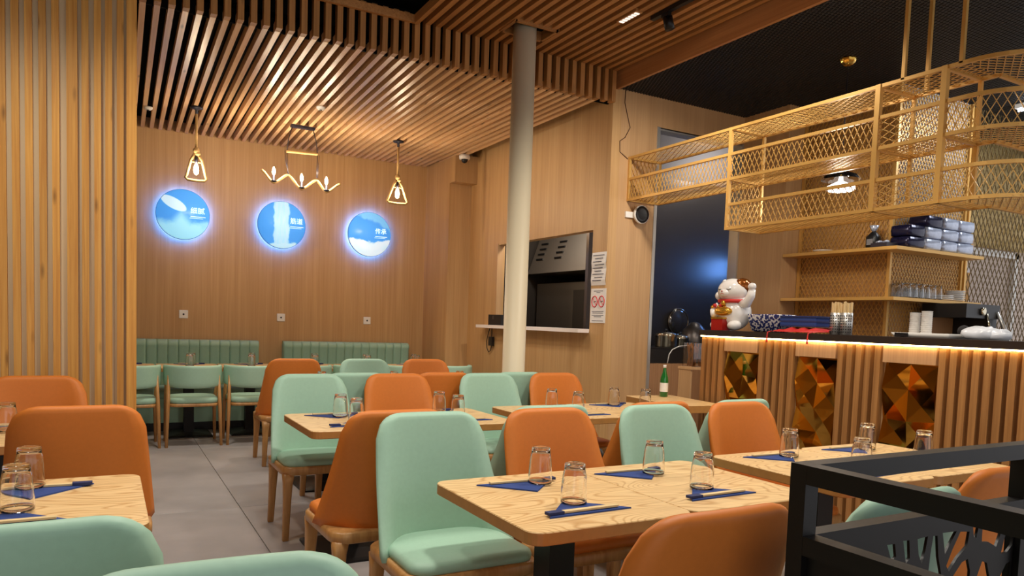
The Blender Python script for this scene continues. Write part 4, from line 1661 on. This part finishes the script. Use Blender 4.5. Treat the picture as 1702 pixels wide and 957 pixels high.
# loose cable on the wall
cb = MB().tube([(4.266, YS-0.004, 3.535), (4.262, YS-0.004, 3.42), (4.30, YS-0.004, 3.30), (4.335, YS-0.004, 3.20), (4.28, YS-0.004, 3.10), (4.222, YS-0.004, 3.06), (4.227, YS-0.004, 2.96), (4.323, YS-0.004, 2.906)], 0.004, 6)
tag(cb.build('cable', plain('brown_cable', (88, 56, 34), 0.6)), 'thin brown cable wandering down the wall to the hanging shelf', 'cable')

# ------------------------------------------------------------------ kitchen hatch
hs = thing('hatch_shelf', 'white ledge under the kitchen hatch', 'ledge', (0, 0, 0))
MB().box(XW-0.13, XW+0.16, 5.872, 8.115, 1.247, 1.283).build('board', plain('white_laminate', (238, 226, 216), 0.4), hs)
hf = MB()
hf.box(XW-0.012, XW+0.06, 7.82, 7.86, 1.283, 2.26)
struct(hf.build('window_1', VENEER_B), 'wood lining at the left of the kitchen hatch')
bx_ = thing('card_terminal', 'black box standing on the hatch ledge left of the column', 'device', (XW-0.06, 7.66, 1.283))
MB().box(-0.05, 0.05, -0.16, 0.16, 0, 0.125).build('case', BLACKP, bx_)
MB().box(-0.053, -0.05, 0.02, 0.05, 0.07, 0.11).build('button_plate', STEELD, bx_)
ad = thing('power_adapter', 'black power adapter hanging on its cord under the hatch ledge', 'adapter', (XW-0.02, 7.89, 0), 0)
MB().box(-0.02, 0.012, -0.045, 0.045, 1.03, 1.14).build('brick', BLACKP, ad)
MB().tube([(0, 0.0, 1.247), (0, 0.0, 1.14)], 0.006, 6).build('cord', BLACKP, ad)
MB().tube([(0, 0.0, 1.03), (0, 0.02, 0.97), (0, 0.07, 0.95), (0, 0.12, 1.0), (0, 0.13, 1.08), (0, 0.09, 1.18), (0, 0.05, 1.247)], 0.005, 6).build('cord', BLACKP, ad)
# things inside the hatch
hd = thing('extractor_hood', 'steel extractor hood inside the dim kitchen hatch', 'hood', (0, 0, 0))
STEELK = plain('hood_steel', (168, 160, 150), 0.4, metal=0.7)
q = MB()
q.add([(5.0, 6.9, 1.98), (5.0, 8.6, 1.98), (5.3, 8.6, 2.8), (5.3, 6.9, 2.8), (6.1, 6.9, 1.98), (6.1, 8.6, 1.98), (6.1, 8.6, 2.8), (6.1, 6.9, 2.8)],
      [(0, 3, 2, 1), (4, 5, 6, 7), (0, 1, 5, 4), (2, 3, 7, 6), (0, 4, 7, 3), (1, 2, 6, 5)])
q.build('canopy', STEELK, hd)
for y in (7.1, 7.95, 8.4):
    for k in range(4):
        z = 2.16+0.07*k
        xo = 5.0+0.3*(z-1.98)/0.82
        MB().box(xo-0.012, xo+0.01, y-0.08, y+0.08, z, z+0.022).build('vent_slot', BLACKP, hd)
ob = thing('oven', 'dark steel oven inside the kitchen hatch', 'oven', (0, 0, 0))
MB().box(5.1, 6.1, 6.92, 8.5, 0.66, 1.85).build('body', plain('oven_steel', (96, 88, 78), 0.4, metal=0.5), ob)
MB().box(5.085, 5.1, 7.0, 7.6, 0.8, 1.75).build('door_panel', plain('oven_door', (70, 64, 58), 0.35, metal=0.5), ob)
lamp('hatch_fill_light', 'POINT', (4.55, 7.3, 2.6), 30, SOFT, 0.1)  # unseen lamp added to brighten the hood behind the hatch

# notices beside the hatch
PINKP = plain('pinkish_paper', (240, 222, 210), 0.6)
INK = plain('print_ink', (70, 70, 86), 0.8)
REDI = plain('print_red', (204, 60, 64), 0.8)
n1_ = thing('notice', 'white wrinkled notice taped above the no smoking notice', 'notice', (XW, 5.745, 1.865), 0, 'paper notices right of the hatch')
q = MB()
vs = []
for i in range(5):
    for j in range(7):
        vs.append((-0.002-0.004*((i*3+j*2) % 3), 0.118-0.236*i/4, -0.158+0.316*j/6))
q.add(vs, [(i*7+j, i*7+j+1, (i+1)*7+j+1, (i+1)*7+j) for i in range(4) for j in range(6)])
q.build('sheet', PAPER, n1_)
for k in range(9):
    MB().box(-0.0125, -0.0105, -0.09+0.02*(k % 3), 0.09-0.03*(k % 2), 0.125-0.03*k, 0.131-0.03*k).build('print_line', INK, n1_)
n2_ = thing('notice', 'no smoking notice with two red prohibition rings beside the hatch', 'notice', (XW, 5.735, 1.512), 0, 'paper notices right of the hatch')
MB().box(-0.004, -0.0005, -0.122, 0.122, -0.165, 0.165).build('sheet', PAPER, n2_)
for sy_ in (-0.056, 0.056):
    ring = MB()
    n_ = 24
    ring.tube([(-0.005, sy_+0.045*math.cos(2*PI*j/n_), 0.04+0.052*math.sin(2*PI*j/n_)) for j in range(n_)], 0.005, 6, closed=True)
    ring.bar((-0.005, sy_+0.032, 0.04+0.036), (-0.005, sy_-0.032, 0.04-0.036), 0.007, 0.003)
    ring.build('prohibition_ring', REDI, n2_)
    MB().bar((-0.0046, sy_-0.025, 0.045), (-0.0046, sy_+0.022, 0.036), 0.012, 0.001).build('pictogram', INK, n2_)
for z, hw_ in ((0.14, 0.075), (0.125, 0.03), (-0.055, 0.095), (-0.07, 0.085), (-0.092, 0.095), (-0.105, 0.06), (-0.145, 0.09)):
    MB().box(-0.0046, -0.004, -hw_, hw_, z-0.003, z+0.003).build('print_line', INK, n2_)

# ------------------------------------------------------------------ half-height cabinet in the kitchen doorway
cbn = thing('kitchen_cabinet', 'pinkish wood cabinet blocking the kitchen doorway', 'cabinet', (0, 0, 0))
MB().box(4.705, 6.30, YS+0.125, YS+0.95, 0, 0.955).build('body', wood('cabinet_wood', (176, 132, 94), (150, 108, 72), 'Z', 70, 1.0, 0.45), cbn)
hob = thing('hob', 'black hob with pots standing on it inside the kitchen doorway', 'hob', (0, 0, 0))
MB().box(4.72, 6.25, 5.80, 6.55, 0.957, 1.10).build('body', BLACKP, hob)
MB().box(4.74, 6.23, 5.82, 6.5, 1.10, 1.115).build('grate', BLACKM, hob)
CHROME = plain('chrome_pot', (214, 204, 180), 0.15, metal=1.0)


def pot(x, y, z, r, h, label):
    t = thing('cooking_pot', label, 'pot', (x, y, z), 0, 'steel pots on the hob')
    MB().lathe([(r*0.96, 0), (r, 0.01), (r, h), (r*1.04, h+0.006)], 24).build('body', CHROME, t)
    MB().lathe([(r*1.03, h+0.007), (r*0.8, h+0.03), (0.02, h+0.045)], 24).build('lid', CHROME, t)
    MB().lathe([(0.010, h+0.045), (0.018, h+0.06), (0.012, h+0.075)], 12).build('knob', BLACKP, t)


pot(5.27, 6.05, 1.116, 0.115, 0.12, 'steel pot with lid at the left of the hob')
pot(5.60, 6.20, 1.116, 0.10, 0.09, 'smaller steel pot in front of the leaning lid')
ldt = thing('pot_lid', 'round glass pot lid hanging on the dark steel wall', 'lid', (6.03, 6.715, 1.40), 0)
yl(MB(), [(0.150, 0.03), (0.155, 0.0), (0.125, -0.012), (0.05, -0.03), (0.01, -0.034)], 28).build('disc', plain('lid_glass', (120, 116, 112), 0.08, metal=0.8), ldt)
q = MB()
q.tube([(0.155*math.cos(2*PI*j/28), 0.0, 0.155*math.sin(2*PI*j/28)) for j in range(28)], 0.006, 6, closed=True)
q.build('rim', CHROME, ldt)
wk = thing('wok', 'dark wok lid behind the lucky cat figurine', 'pan', (5.95, 6.35, 1.116), 0)
MB().lathe([(0.16, 0.0), (0.165, 0.06), (0.13, 0.19), (0.05, 0.275), (0.01, 0.285)], 24).build('dome', STEELD, wk)
wr_ = MB().tube([(5.07, 5.785, 0.957), (5.09, 5.785, 1.05), (5.13, 5.785, 1.10), (5.22, 5.785, 1.135), (5.34, 5.78, 1.145)], 0.005, 6)
tag(wr_.build('white_wire', WHITEP), 'white wire arching over the black hob', 'wire')
cbx = thing('chopstick_box', 'clear box full of brown chopsticks at the end of the counter', 'box', (4.91, 5.20, 0.0), 0)
# the box stands on the end shelf of the counter
MB().box(-0.14, 0.10, -0.09, 0.09, 0.94, 0.965).build('end_shelf', VENEER_B, cbx)
q = MB()
q.box(-0.10, -0.097, -0.07, 0.07, 0.966, 1.19)
q.box(0.057, 0.06, -0.07, 0.07, 0.966, 1.19)
q.box(-0.097, 0.057, -0.07, -0.067, 0.966, 1.19)
q.box(-0.097, 0.057, 0.067, 0.07, 0.966, 1.19)
q.build('box_walls', GLASSM, cbx)
BRN = plain('brown_stick', (150, 92, 44), 0.5)
for k in range(26):
    x = -0.085+0.0054*k
    MB().bar((x, random.uniform(-.045, .045), 0.968), (x+random.uniform(-.008, .008), random.uniform(-.05, .05), random.uniform(1.15, 1.20)), 0.006).build('chopstick', BRN, cbx)
MB().box(-0.135, -0.115, -0.08, 0.08, 0.0, 0.94).build('end_shelf_support', VENEER_B, cbx)

# ------------------------------------------------------------------ lucky cat figurine
cat = thing('cat_figurine', 'white ceramic beckoning cat figurine with raised paw on the counter', 'figurine', (4.50, 4.36, 1.330), 0)
cat.rotation_euler = (0, 0, math.radians(-88))
cat.scale = (1.08, 1.08, 1.08)
# local: faces -Y; modelled about 0.40 m tall
b = MB()
b.ell((0, 0.01, 0.125), (0.135, 0.115, 0.135), 22, 14)
b.ell((0, 0.0, 0.19), (0.108, 0.095, 0.10), 22, 12)
b.build('body', WHITEC, cat)
b = MB()
b.ell((0, -0.02, 0.292), (0.118, 0.10, 0.092), 24, 14)
b.ell((0, -0.10, 0.272), (0.048, 0.034, 0.032), 14, 8)
b.build('head', WHITEC, cat)
GILT = plain('gilt', (222, 168, 62), 0.2, metal=0.8)
BROWNE = plain('brown_ear', (150, 84, 30), 0.15, metal=0.6)
for sx, mt in ((-1, WHITEC), (1, BROWNE)):
    e_ = MB()
    e_.add([(sx*0.035, -0.055, 0.352), (sx*0.105, -0.055, 0.325), (sx*0.082, -0.045, 0.418), (sx*0.035, 0.012, 0.355), (sx*0.105, 0.01, 0.33)],
           [(0, 1, 2), (3, 2, 4), (0, 2, 3), (1, 4, 2), (0, 3, 4, 1)], False)
    link('ear', smooth_mesh(e_, 'ear', None, 2), mt, cat)
MB().ell((0.066, 0.012, 0.325), (0.058, 0.082, 0.062), 16, 10).build('brown_patch', BROWNE, cat)
for sx in (-1, 1):
    MB().tube([(sx*0.028, -0.116, 0.30), (sx*0.043, -0.114, 0.294), (sx*0.06, -0.106, 0.300)], 0.0028, 6).build('eye', BLACKP, cat)
MB().ell((0, -0.136, 0.283), (0.008, 0.006, 0.006), 10, 6).build('nose', plain('cat_nose', (190, 90, 80), 0.3), cat)
MB().tube([(-0.018, -0.128, 0.262), (0, -0.133, 0.268), (0.018, -0.128, 0.262)], 0.002, 6).build('mouth', RED, cat)
# raised arm with red sleeve line, other arm holding ornaments
MB().tube([(0.085, -0.02, 0.19), (0.15, -0.03, 0.195), (0.185, -0.03, 0.25), (0.195, -0.03, 0.30)], [0.035, 0.036, 0.032, 0.026], 12).build('raised_arm', WHITEC, cat)
MB().ell((0.197, -0.035, 0.318), (0.03, 0.032, 0.028), 12, 8).build('raised_paw', WHITEC, cat)
MB().tube([(-0.09, -0.05, 0.18), (-0.12, -0.08, 0.13), (-0.08, -0.115, 0.11)], [0.034, 0.034, 0.03], 12).build('lower_arm', WHITEC, cat)
MB().ell((-0.13, -0.02, 0.255), (0.03, 0.034, 0.034), 12, 8).build('small_paw', WHITEC, cat)
MB().tube([(0.105*math.cos(a*PI/12), -0.012+0.09*math.sin(a*PI/12), 0.212) for a in range(24)], 0.014, 8, closed=True).build('collar', RED, cat)
MB().ell((0, -0.112, 0.195), (0.02, 0.018, 0.02), 12, 8).build('bell', GILT, cat)
MB().ell((-0.01, -0.10, 0.135), (0.085, 0.04, 0.035), 16, 8).build('gold_ingot', GILT, cat)
MB().box(-0.09, 0.02, -0.135, -0.05, -0.01, 0.075).build('red_plaque', plain('red_lacquer', (170, 30, 24), 0.25), cat)
MB().box(-0.095, 0.025, -0.138, -0.05, 0.075, 0.088).build('plaque_edge', GILT, cat)
for k in range(5):
    MB().ell((-0.12+0.03*k, -0.095-0.01*(k % 2), 0.165+0.012*(k % 2)), (0.016, 0.014, 0.016), 8, 6).build('ornament', (GILT, RED)[k % 2], cat)
for sx in (-1, 1):
    MB().ell((sx*0.085, -0.075, 0.03), (0.05, 0.06, 0.038), 14, 8).build('foot', WHITEC, cat)


# ------------------------------------------------------------------ other things on the counter
def porcelain(name):
    m, nt, bs_ = base_mat(name)
    N, L = nt.nodes, nt.links
    tc = N.new('ShaderNodeTexCoord')
    v = N.new('ShaderNodeTexVoronoi')
    v.inputs['Scale'].default_value = 62
    v.feature = 'SMOOTH_F1'
    L.new(tc.outputs['Object'], v.inputs['Vector'])
    rp = N.new('ShaderNodeValToRGB')
    rp.color_ramp.elements[0].position = 0.42
    rp.color_ramp.elements[0].color = col4((34, 46, 110))
    rp.color_ramp.elements[1].position = 0.50
    rp.color_ramp.elements[1].color = col4((226, 224, 226))
    L.new(v.outputs['Distance'], rp.inputs['Fac'])
    L.new(rp.outputs['Color'], bs_.inputs['Base Color'])
    bs_.inputs['Roughness'].default_value = 0.2
    return m


cy_ = 3.97
bw = thing('porcelain_box', 'blue and white patterned porcelain dish beside the cat figurine', 'dish', (4.58, 4.035, 1.318), 0)
q = MB()
rloft(q, 0.10, 0.165, 0.02, [(0.05, 0.0), (0.03, 0.008), (0.0, 0.13), (0.0, 0.138), (0.012, 0.138), (0.035, 0.03)], n=4)
q.build('bowl', porcelain('blue_white_porcelain'), bw)
MB().box(-0.085, 0.085, -0.145, 0.145, 0.110, 0.118).build('stacked_napkins', NAVY, bw)
ny = thing('napkin_pack', 'stack of navy napkins lying on the red cloth', 'napkins', (4.56, 3.685, 1.366), 0)
for k in range(7):
    q = MB()
    rloft(q, 0.10-0.002*(k % 3), 0.165-0.003*(k % 2), 0.008, [(0.0, 0.0), (0.0, 0.011)], n=2, smooth=False)
    q.build('napkin', NAVY if k % 3 else NAVYD, ny, (0.002*(k % 2), 0.004*(k % 3), 0.0115*k))
rc = thing('red_cloth', 'red cloth with tassels draped over the counter edge', 'cloth', (4.50, 3.66, 1.319), 0)
vs, fs = [], []
NU, NV = 22, 10
for i in range(NU+1):
    for j in range(NV+1):
        u, v = i/NU, j/NV
        x = -0.150+0.315*v
        y = 0.17-0.38*u
        z = 0.006+0.036*min(1, 4*v, 5*u+0.2, 5*(1-u)+0.2)*(0.75+0.25*math.sin(23*u+5*v))
        x += 0.012*math.sin(14*u)*(1 if j == 0 else 0)
        vs.append((x, y, z))
for i in range(NU):
    for j in range(NV):
        a = i*(NV+1)+j
        fs.append((a, a+NV+1, a+NV+2, a+1))
q = MB()
q.add(vs, fs, True)
link('cloth', smooth_mesh(q, 'cloth', 0.004, 1), RED, rc)
for y in (0.165, -0.195):
    MB().tube([(-0.150, y, 0.008), (-0.189, y, 0.0), (-0.192, y+0.004, -0.05), (-0.190, y+0.004, -0.075)], [0.004, 0.005, 0.006, 0.008], 6).build('tassel', RED, rc)
chd = thing('chopstick_holder', 'perforated steel holder full of bamboo chopsticks on the counter', 'holder', (4.55, 3.385, 1.318), 0)
hm = MB()
for s_, yc_ in ((0, 0.042), (1, -0.042)):
    hm.lathe([(0.040, 0.0), (0.040, 0.155), (0.037, 0.155), (0.037, 0.004)], 24, c=(0, yc_, 0), cap1=True)
hm.build('cups', STEEL, chd)
hol = MB()
for yc_ in (0.042, -0.042):
    for r in range(7):
        for k in range(8):
            a = PI*0.5+PI*(k+0.5)/8
            p = Vector((0.0405*math.cos(a), yc_+0.0405*math.sin(a), 0.02+0.019*r))
            hol.ell(p, (0.0045, 0.0045, 0.005), 6, 4)
stuff(hol.build('perforations', BLACKP, chd))
for k in range(56):
    yc_ = 0.042 if k % 2 else -0.042
    a, r = random.uniform(0, 2*PI), random.uniform(0.006, 0.031)
    MB().bar((r*math.cos(a), yc_+r*math.sin(a), 0.006), (r*math.cos(a)*1.15, yc_+r*math.sin(a)*1.15, random.uniform(0.215, 0.235)), 0.0065).build('chopstick', CHOP, chd)

tray = thing('serving_tray', 'white tray with loose bags lying behind the counter edge', 'tray', (4.70, 2.83, 1.318), 0)
q = MB()
rloft(q, 0.13, 0.20, 0.02, [(0.02, 0.0), (0.0, 0.03), (0.006, 0.03), (0.025, 0.008)], n=4)
q.build('tray_body', WHITEP, tray)
MB().box(-0.135, -0.128, 0.07, 0.16, 0.004, 0.028).build('black_tag', BLACKP, tray)
for i, (y, h) in enumerate(((2.965, 0.155), (2.885, 0.165))):
    t = thing('paper_cups', ('left sleeve of white paper cups on the tray', 'right, taller sleeve of white paper cups on the tray')[i], 'cups', (4.74, y, 1.328), 0, 'sleeves of paper cups')
    n_ = 12
    for k in range(n_):
        z = h*k/n_
        MB().lathe([(0.030, z), (0.034, z+h/n_*0.9), (0.0355, z+h/n_)], 18).build('cup', PAPER, t)
    MB().lathe([(0.022, h+0.001), (0.022, h+0.004)], 14).build('dark_hole', BLACKP, t)
bg_ = MB()
bg_.ell((0, 0, 0.03), (0.10, 0.11, 0.05), 14, 8)
bg_.ell((0.02, -0.08, 0.025), (0.08, 0.07, 0.04), 12, 8)
for i, v in enumerate(bg_.v):
    k = 1+0.12*math.sin(37*v[0]+91*v[1]+50*v[2])
    bg_.v[i] = (v[0]*k, v[1]*k, max(0.0, v[2]*k))
tag(bg_.build('plastic_bag', plain('milky_plastic', (222, 226, 232), 0.25), None, (4.72, 2.52, 1.319)), 'crumpled milky plastic bag behind the counter edge', 'bag')
dk = MB()
dk.ell((0, 0, 0.03), (0.05, 0.07, 0.03), 12, 8)
dk.ell((0.02, 0.06, 0.05), (0.03, 0.04, 0.04), 10, 6)
tag(dk.build('dark_cloth', plain('dark_rag', (44, 40, 40), 0.9), None, (4.86, 2.66, 1.319)), 'small dark rag beside the plastic bag', 'cloth')

# coffee machine on the work counter
cm_ = thing('coffee_machine', 'black coffee machine under the lower corner shelf', 'machine', (6.70, 3.78, 0.94), 0)
MB().box(-0.26, 0.26, -0.18, 0.19, 0.0, 0.06).build('base', BLACKP, cm_)
MB().box(-0.26, 0.26, -0.20, 0.19, 0.56, 0.682).build('top_housing', BLACKP, cm_)
MB().box(0.13, 0.26, -0.18, 0.19, 0.06, 0.56).build('side_column', BLACKP, cm_)
MB().box(-0.25, 0.13, 0.13, 0.19, 0.06, 0.56).build('back_plate', plain('brown_back', (150, 106, 66), 0.4), cm_)
MB().tube([(0.05, -0.205, 0.60), (0.08, -0.23, 0.42), (0.07, -0.22, 0.2)], 0.012, 8).build('steam_wand', CHROME, cm_)
MB().tube([(0.22, -0.20, 0.62), (0.27, -0.26, 0.45), (0.26, -0.26, 0.2)], [0.015, 0.02, 0.025], 8).build('handle', STEEL, cm_)
yl(MB(), [(0.035, -0.20), (0.035, -0.222), (0.02, -0.225)]).build('gauge', CHROME, cm_, (-0.02, 0, 0.62))

# ------------------------------------------------------------------ things on the shelves behind the bar
FOIL = plain('printed_foil', (206, 214, 234), 0.25, metal=0.4, var=0.45, bscale=26, bump=0.6)
FOILD = plain('dark_foil', (40, 38, 72), 0.22, metal=0.4, var=0.6, bscale=30, bump=0.6)
SH1, SH2 = 2.085, 1.655


def packet(x, y, z, w_, d, h, mat, label):
    q = MB()
    rloft(q, w_/2, d/2, 0.03, [(0.02, 0.0), (0.004, 0.008), (0.0, h*0.5), (0.004, h-0.008), (0.02, h)], n=3)
    o = q.build('foil_packet', mat, None, (x, y, z), random.uniform(-.05, .05))
    return tag(o, label, 'packet', 'foil packets stacked on the upper shelf')


pw, ph = 0.245, 0.098
rows_ = [(0, 4), (1, 4), (2, 3)]
hn = ('bottom', 'middle', 'top')
for r, n in rows_:
    for k in range(n):
        x = 6.13+(pw+0.004)*(k+(4-n))
        nm_ = ('first', 'second', 'third', 'last')[k+(4-n)]
        packet(x, 3.955, SH1+0.001+r*(ph+0.003), pw, 0.19, ph, FOILD if (k == 0) else FOIL, '%s foil packet from the corner in the %s layer of the stack' % (nm_, hn[r]))
pb_ = thing('plastic_bottle', 'clear plastic bottle at the right end of the upper shelf', 'bottle', (7.06, 3.95, SH1), 0)
MB().lathe([(0.04, 0), (0.045, 0.01), (0.045, 0.13), (0.04, 0.17), (0.016, 0.215), (0.016, 0.235)], 16).build('body', GLASSM, pb_)
MB().lathe([(0.018, 0.235), (0.018, 0.255)], 12).build('cap', WHITEP, pb_)
pk = thing('tea_pouch', 'black pouch with white gathered top on the upper shelf', 'pouch', (5.93, 4.14, SH1), 0)
q = MB()
rloft(q, 0.05, 0.055, 0.03, [(0.01, 0.0), (0.0, 0.01), (0.0, 0.10), (0.03, 0.14), (0.042, 0.155)], n=3)
q.build('pouch', BLACKP, pk)
q = MB()
q.loft([[(r*math.cos(a*PI/8)*(1+.3*(a % 2)), r*math.sin(a*PI/8)*(1+.3*(a % 2)), z) for a in range(16)] for r, z in ((0.014, 0.15), (0.02, 0.165), (0.032, 0.20), (0.012, 0.205))])
q.build('gathered_top', FOIL, pk)
MB().box(-0.053, -0.0505, -0.03, 0.03, 0.03, 0.08).build('label', plain('grey_label', (120, 120, 124), 0.6), pk)
tr_ = thing('dark_tray', 'dark tray with foil pieces at the corner of the upper shelf', 'tray', (5.91, 4.02, SH1), 0)
MB().box(-0.08, 0.08, -0.075, 0.075, 0.0, 0.035).build('tray_body', plain('dark_violet', (40, 34, 44), 0.4), tr_)
for k in range(4):
    MB().ell((-0.04+0.03*(k % 2), -0.05+0.033*k, 0.045), (0.03, 0.02, 0.014), 8, 6).build('foil_piece', FOIL, tr_)
ash = MB().lathe([(0.05, 0.0), (0.085, 0.012), (0.09, 0.02), (0.08, 0.02), (0.05, 0.006)], 20)
tag(ash.build('saucer', WHITEC, None, (5.93, 4.66, SH1)), 'white saucer alone on the left of the upper shelf', 'saucer')
k = 0
ord_ = ('first', 'second', 'third', 'fourth', 'fifth', 'sixth')
for r_i in range(2):
    for c_i in range(6):
        o = link('tumbler', GLASS_ME, GLASSM, None, (6.09+0.092*c_i, 3.91+0.095*r_i, SH2))
        tag(o, 'clear tumbler on the lower corner shelf, %s from the corner in the %s line' % (ord_[c_i], ('front', 'back')[r_i]), 'glass', 'tumblers on the lower shelf')
for s_i, (x, n) in enumerate(((6.72, 3), (6.90, 6))):
    for k in range(n):
        o = MB().lathe([(0.045, 0.0), (0.08, 0.012), (0.085, 0.018), (0.078, 0.017), (0.045, 0.005)], 20).build('plate', WHITEC, None, (x, 3.95, SH2+0.0165*k))
        tag(o, 'white plate, %s from the bottom of the %s stack on the lower shelf' % (ord_[k], ('low', 'high')[s_i]), 'plate', 'stacked white plates')
crd = thing('cardboard_box', 'cardboard box with torn wrap behind the lower shelf end', 'box', (7.26, 4.20, 1.62), 0)
MB().box(-0.11, 0.13, -0.1, 0.1, 0.0, 0.34).build('carton', plain('carton', (202, 150, 86), 0.7), crd)
MB().box(-0.105, 0.125, -0.095, 0.095, 0.34, 0.40).build('plastic_wrap', plain('wrap', (216, 210, 206), 0.2), crd)
MB().box(-0.02, 0.02, 0.0, 0.2, -1.62, 0.0).build('box_stand', STEELD, crd)

# black bag left on a chair seat
bag = thing('handbag', 'black bag lying on the seat of a shaded orange chair', 'bag', (2.37, 3.31, 0.484), 0.3)
q = MB()
rloft(q, 0.055, 0.11, 0.05, [(0.02, 0.0), (0.0, 0.02), (0.004, 0.08), (0.02, 0.13), (0.035, 0.16)], n=4)
q.build('bag_body', BLACKP, bag)
MB().tube([(0, -0.06, 0.15), (0.01, -0.03, 0.19), (0.01, 0.03, 0.19), (0, 0.06, 0.15)], 0.008, 6).build('strap', BLACKP, bag)
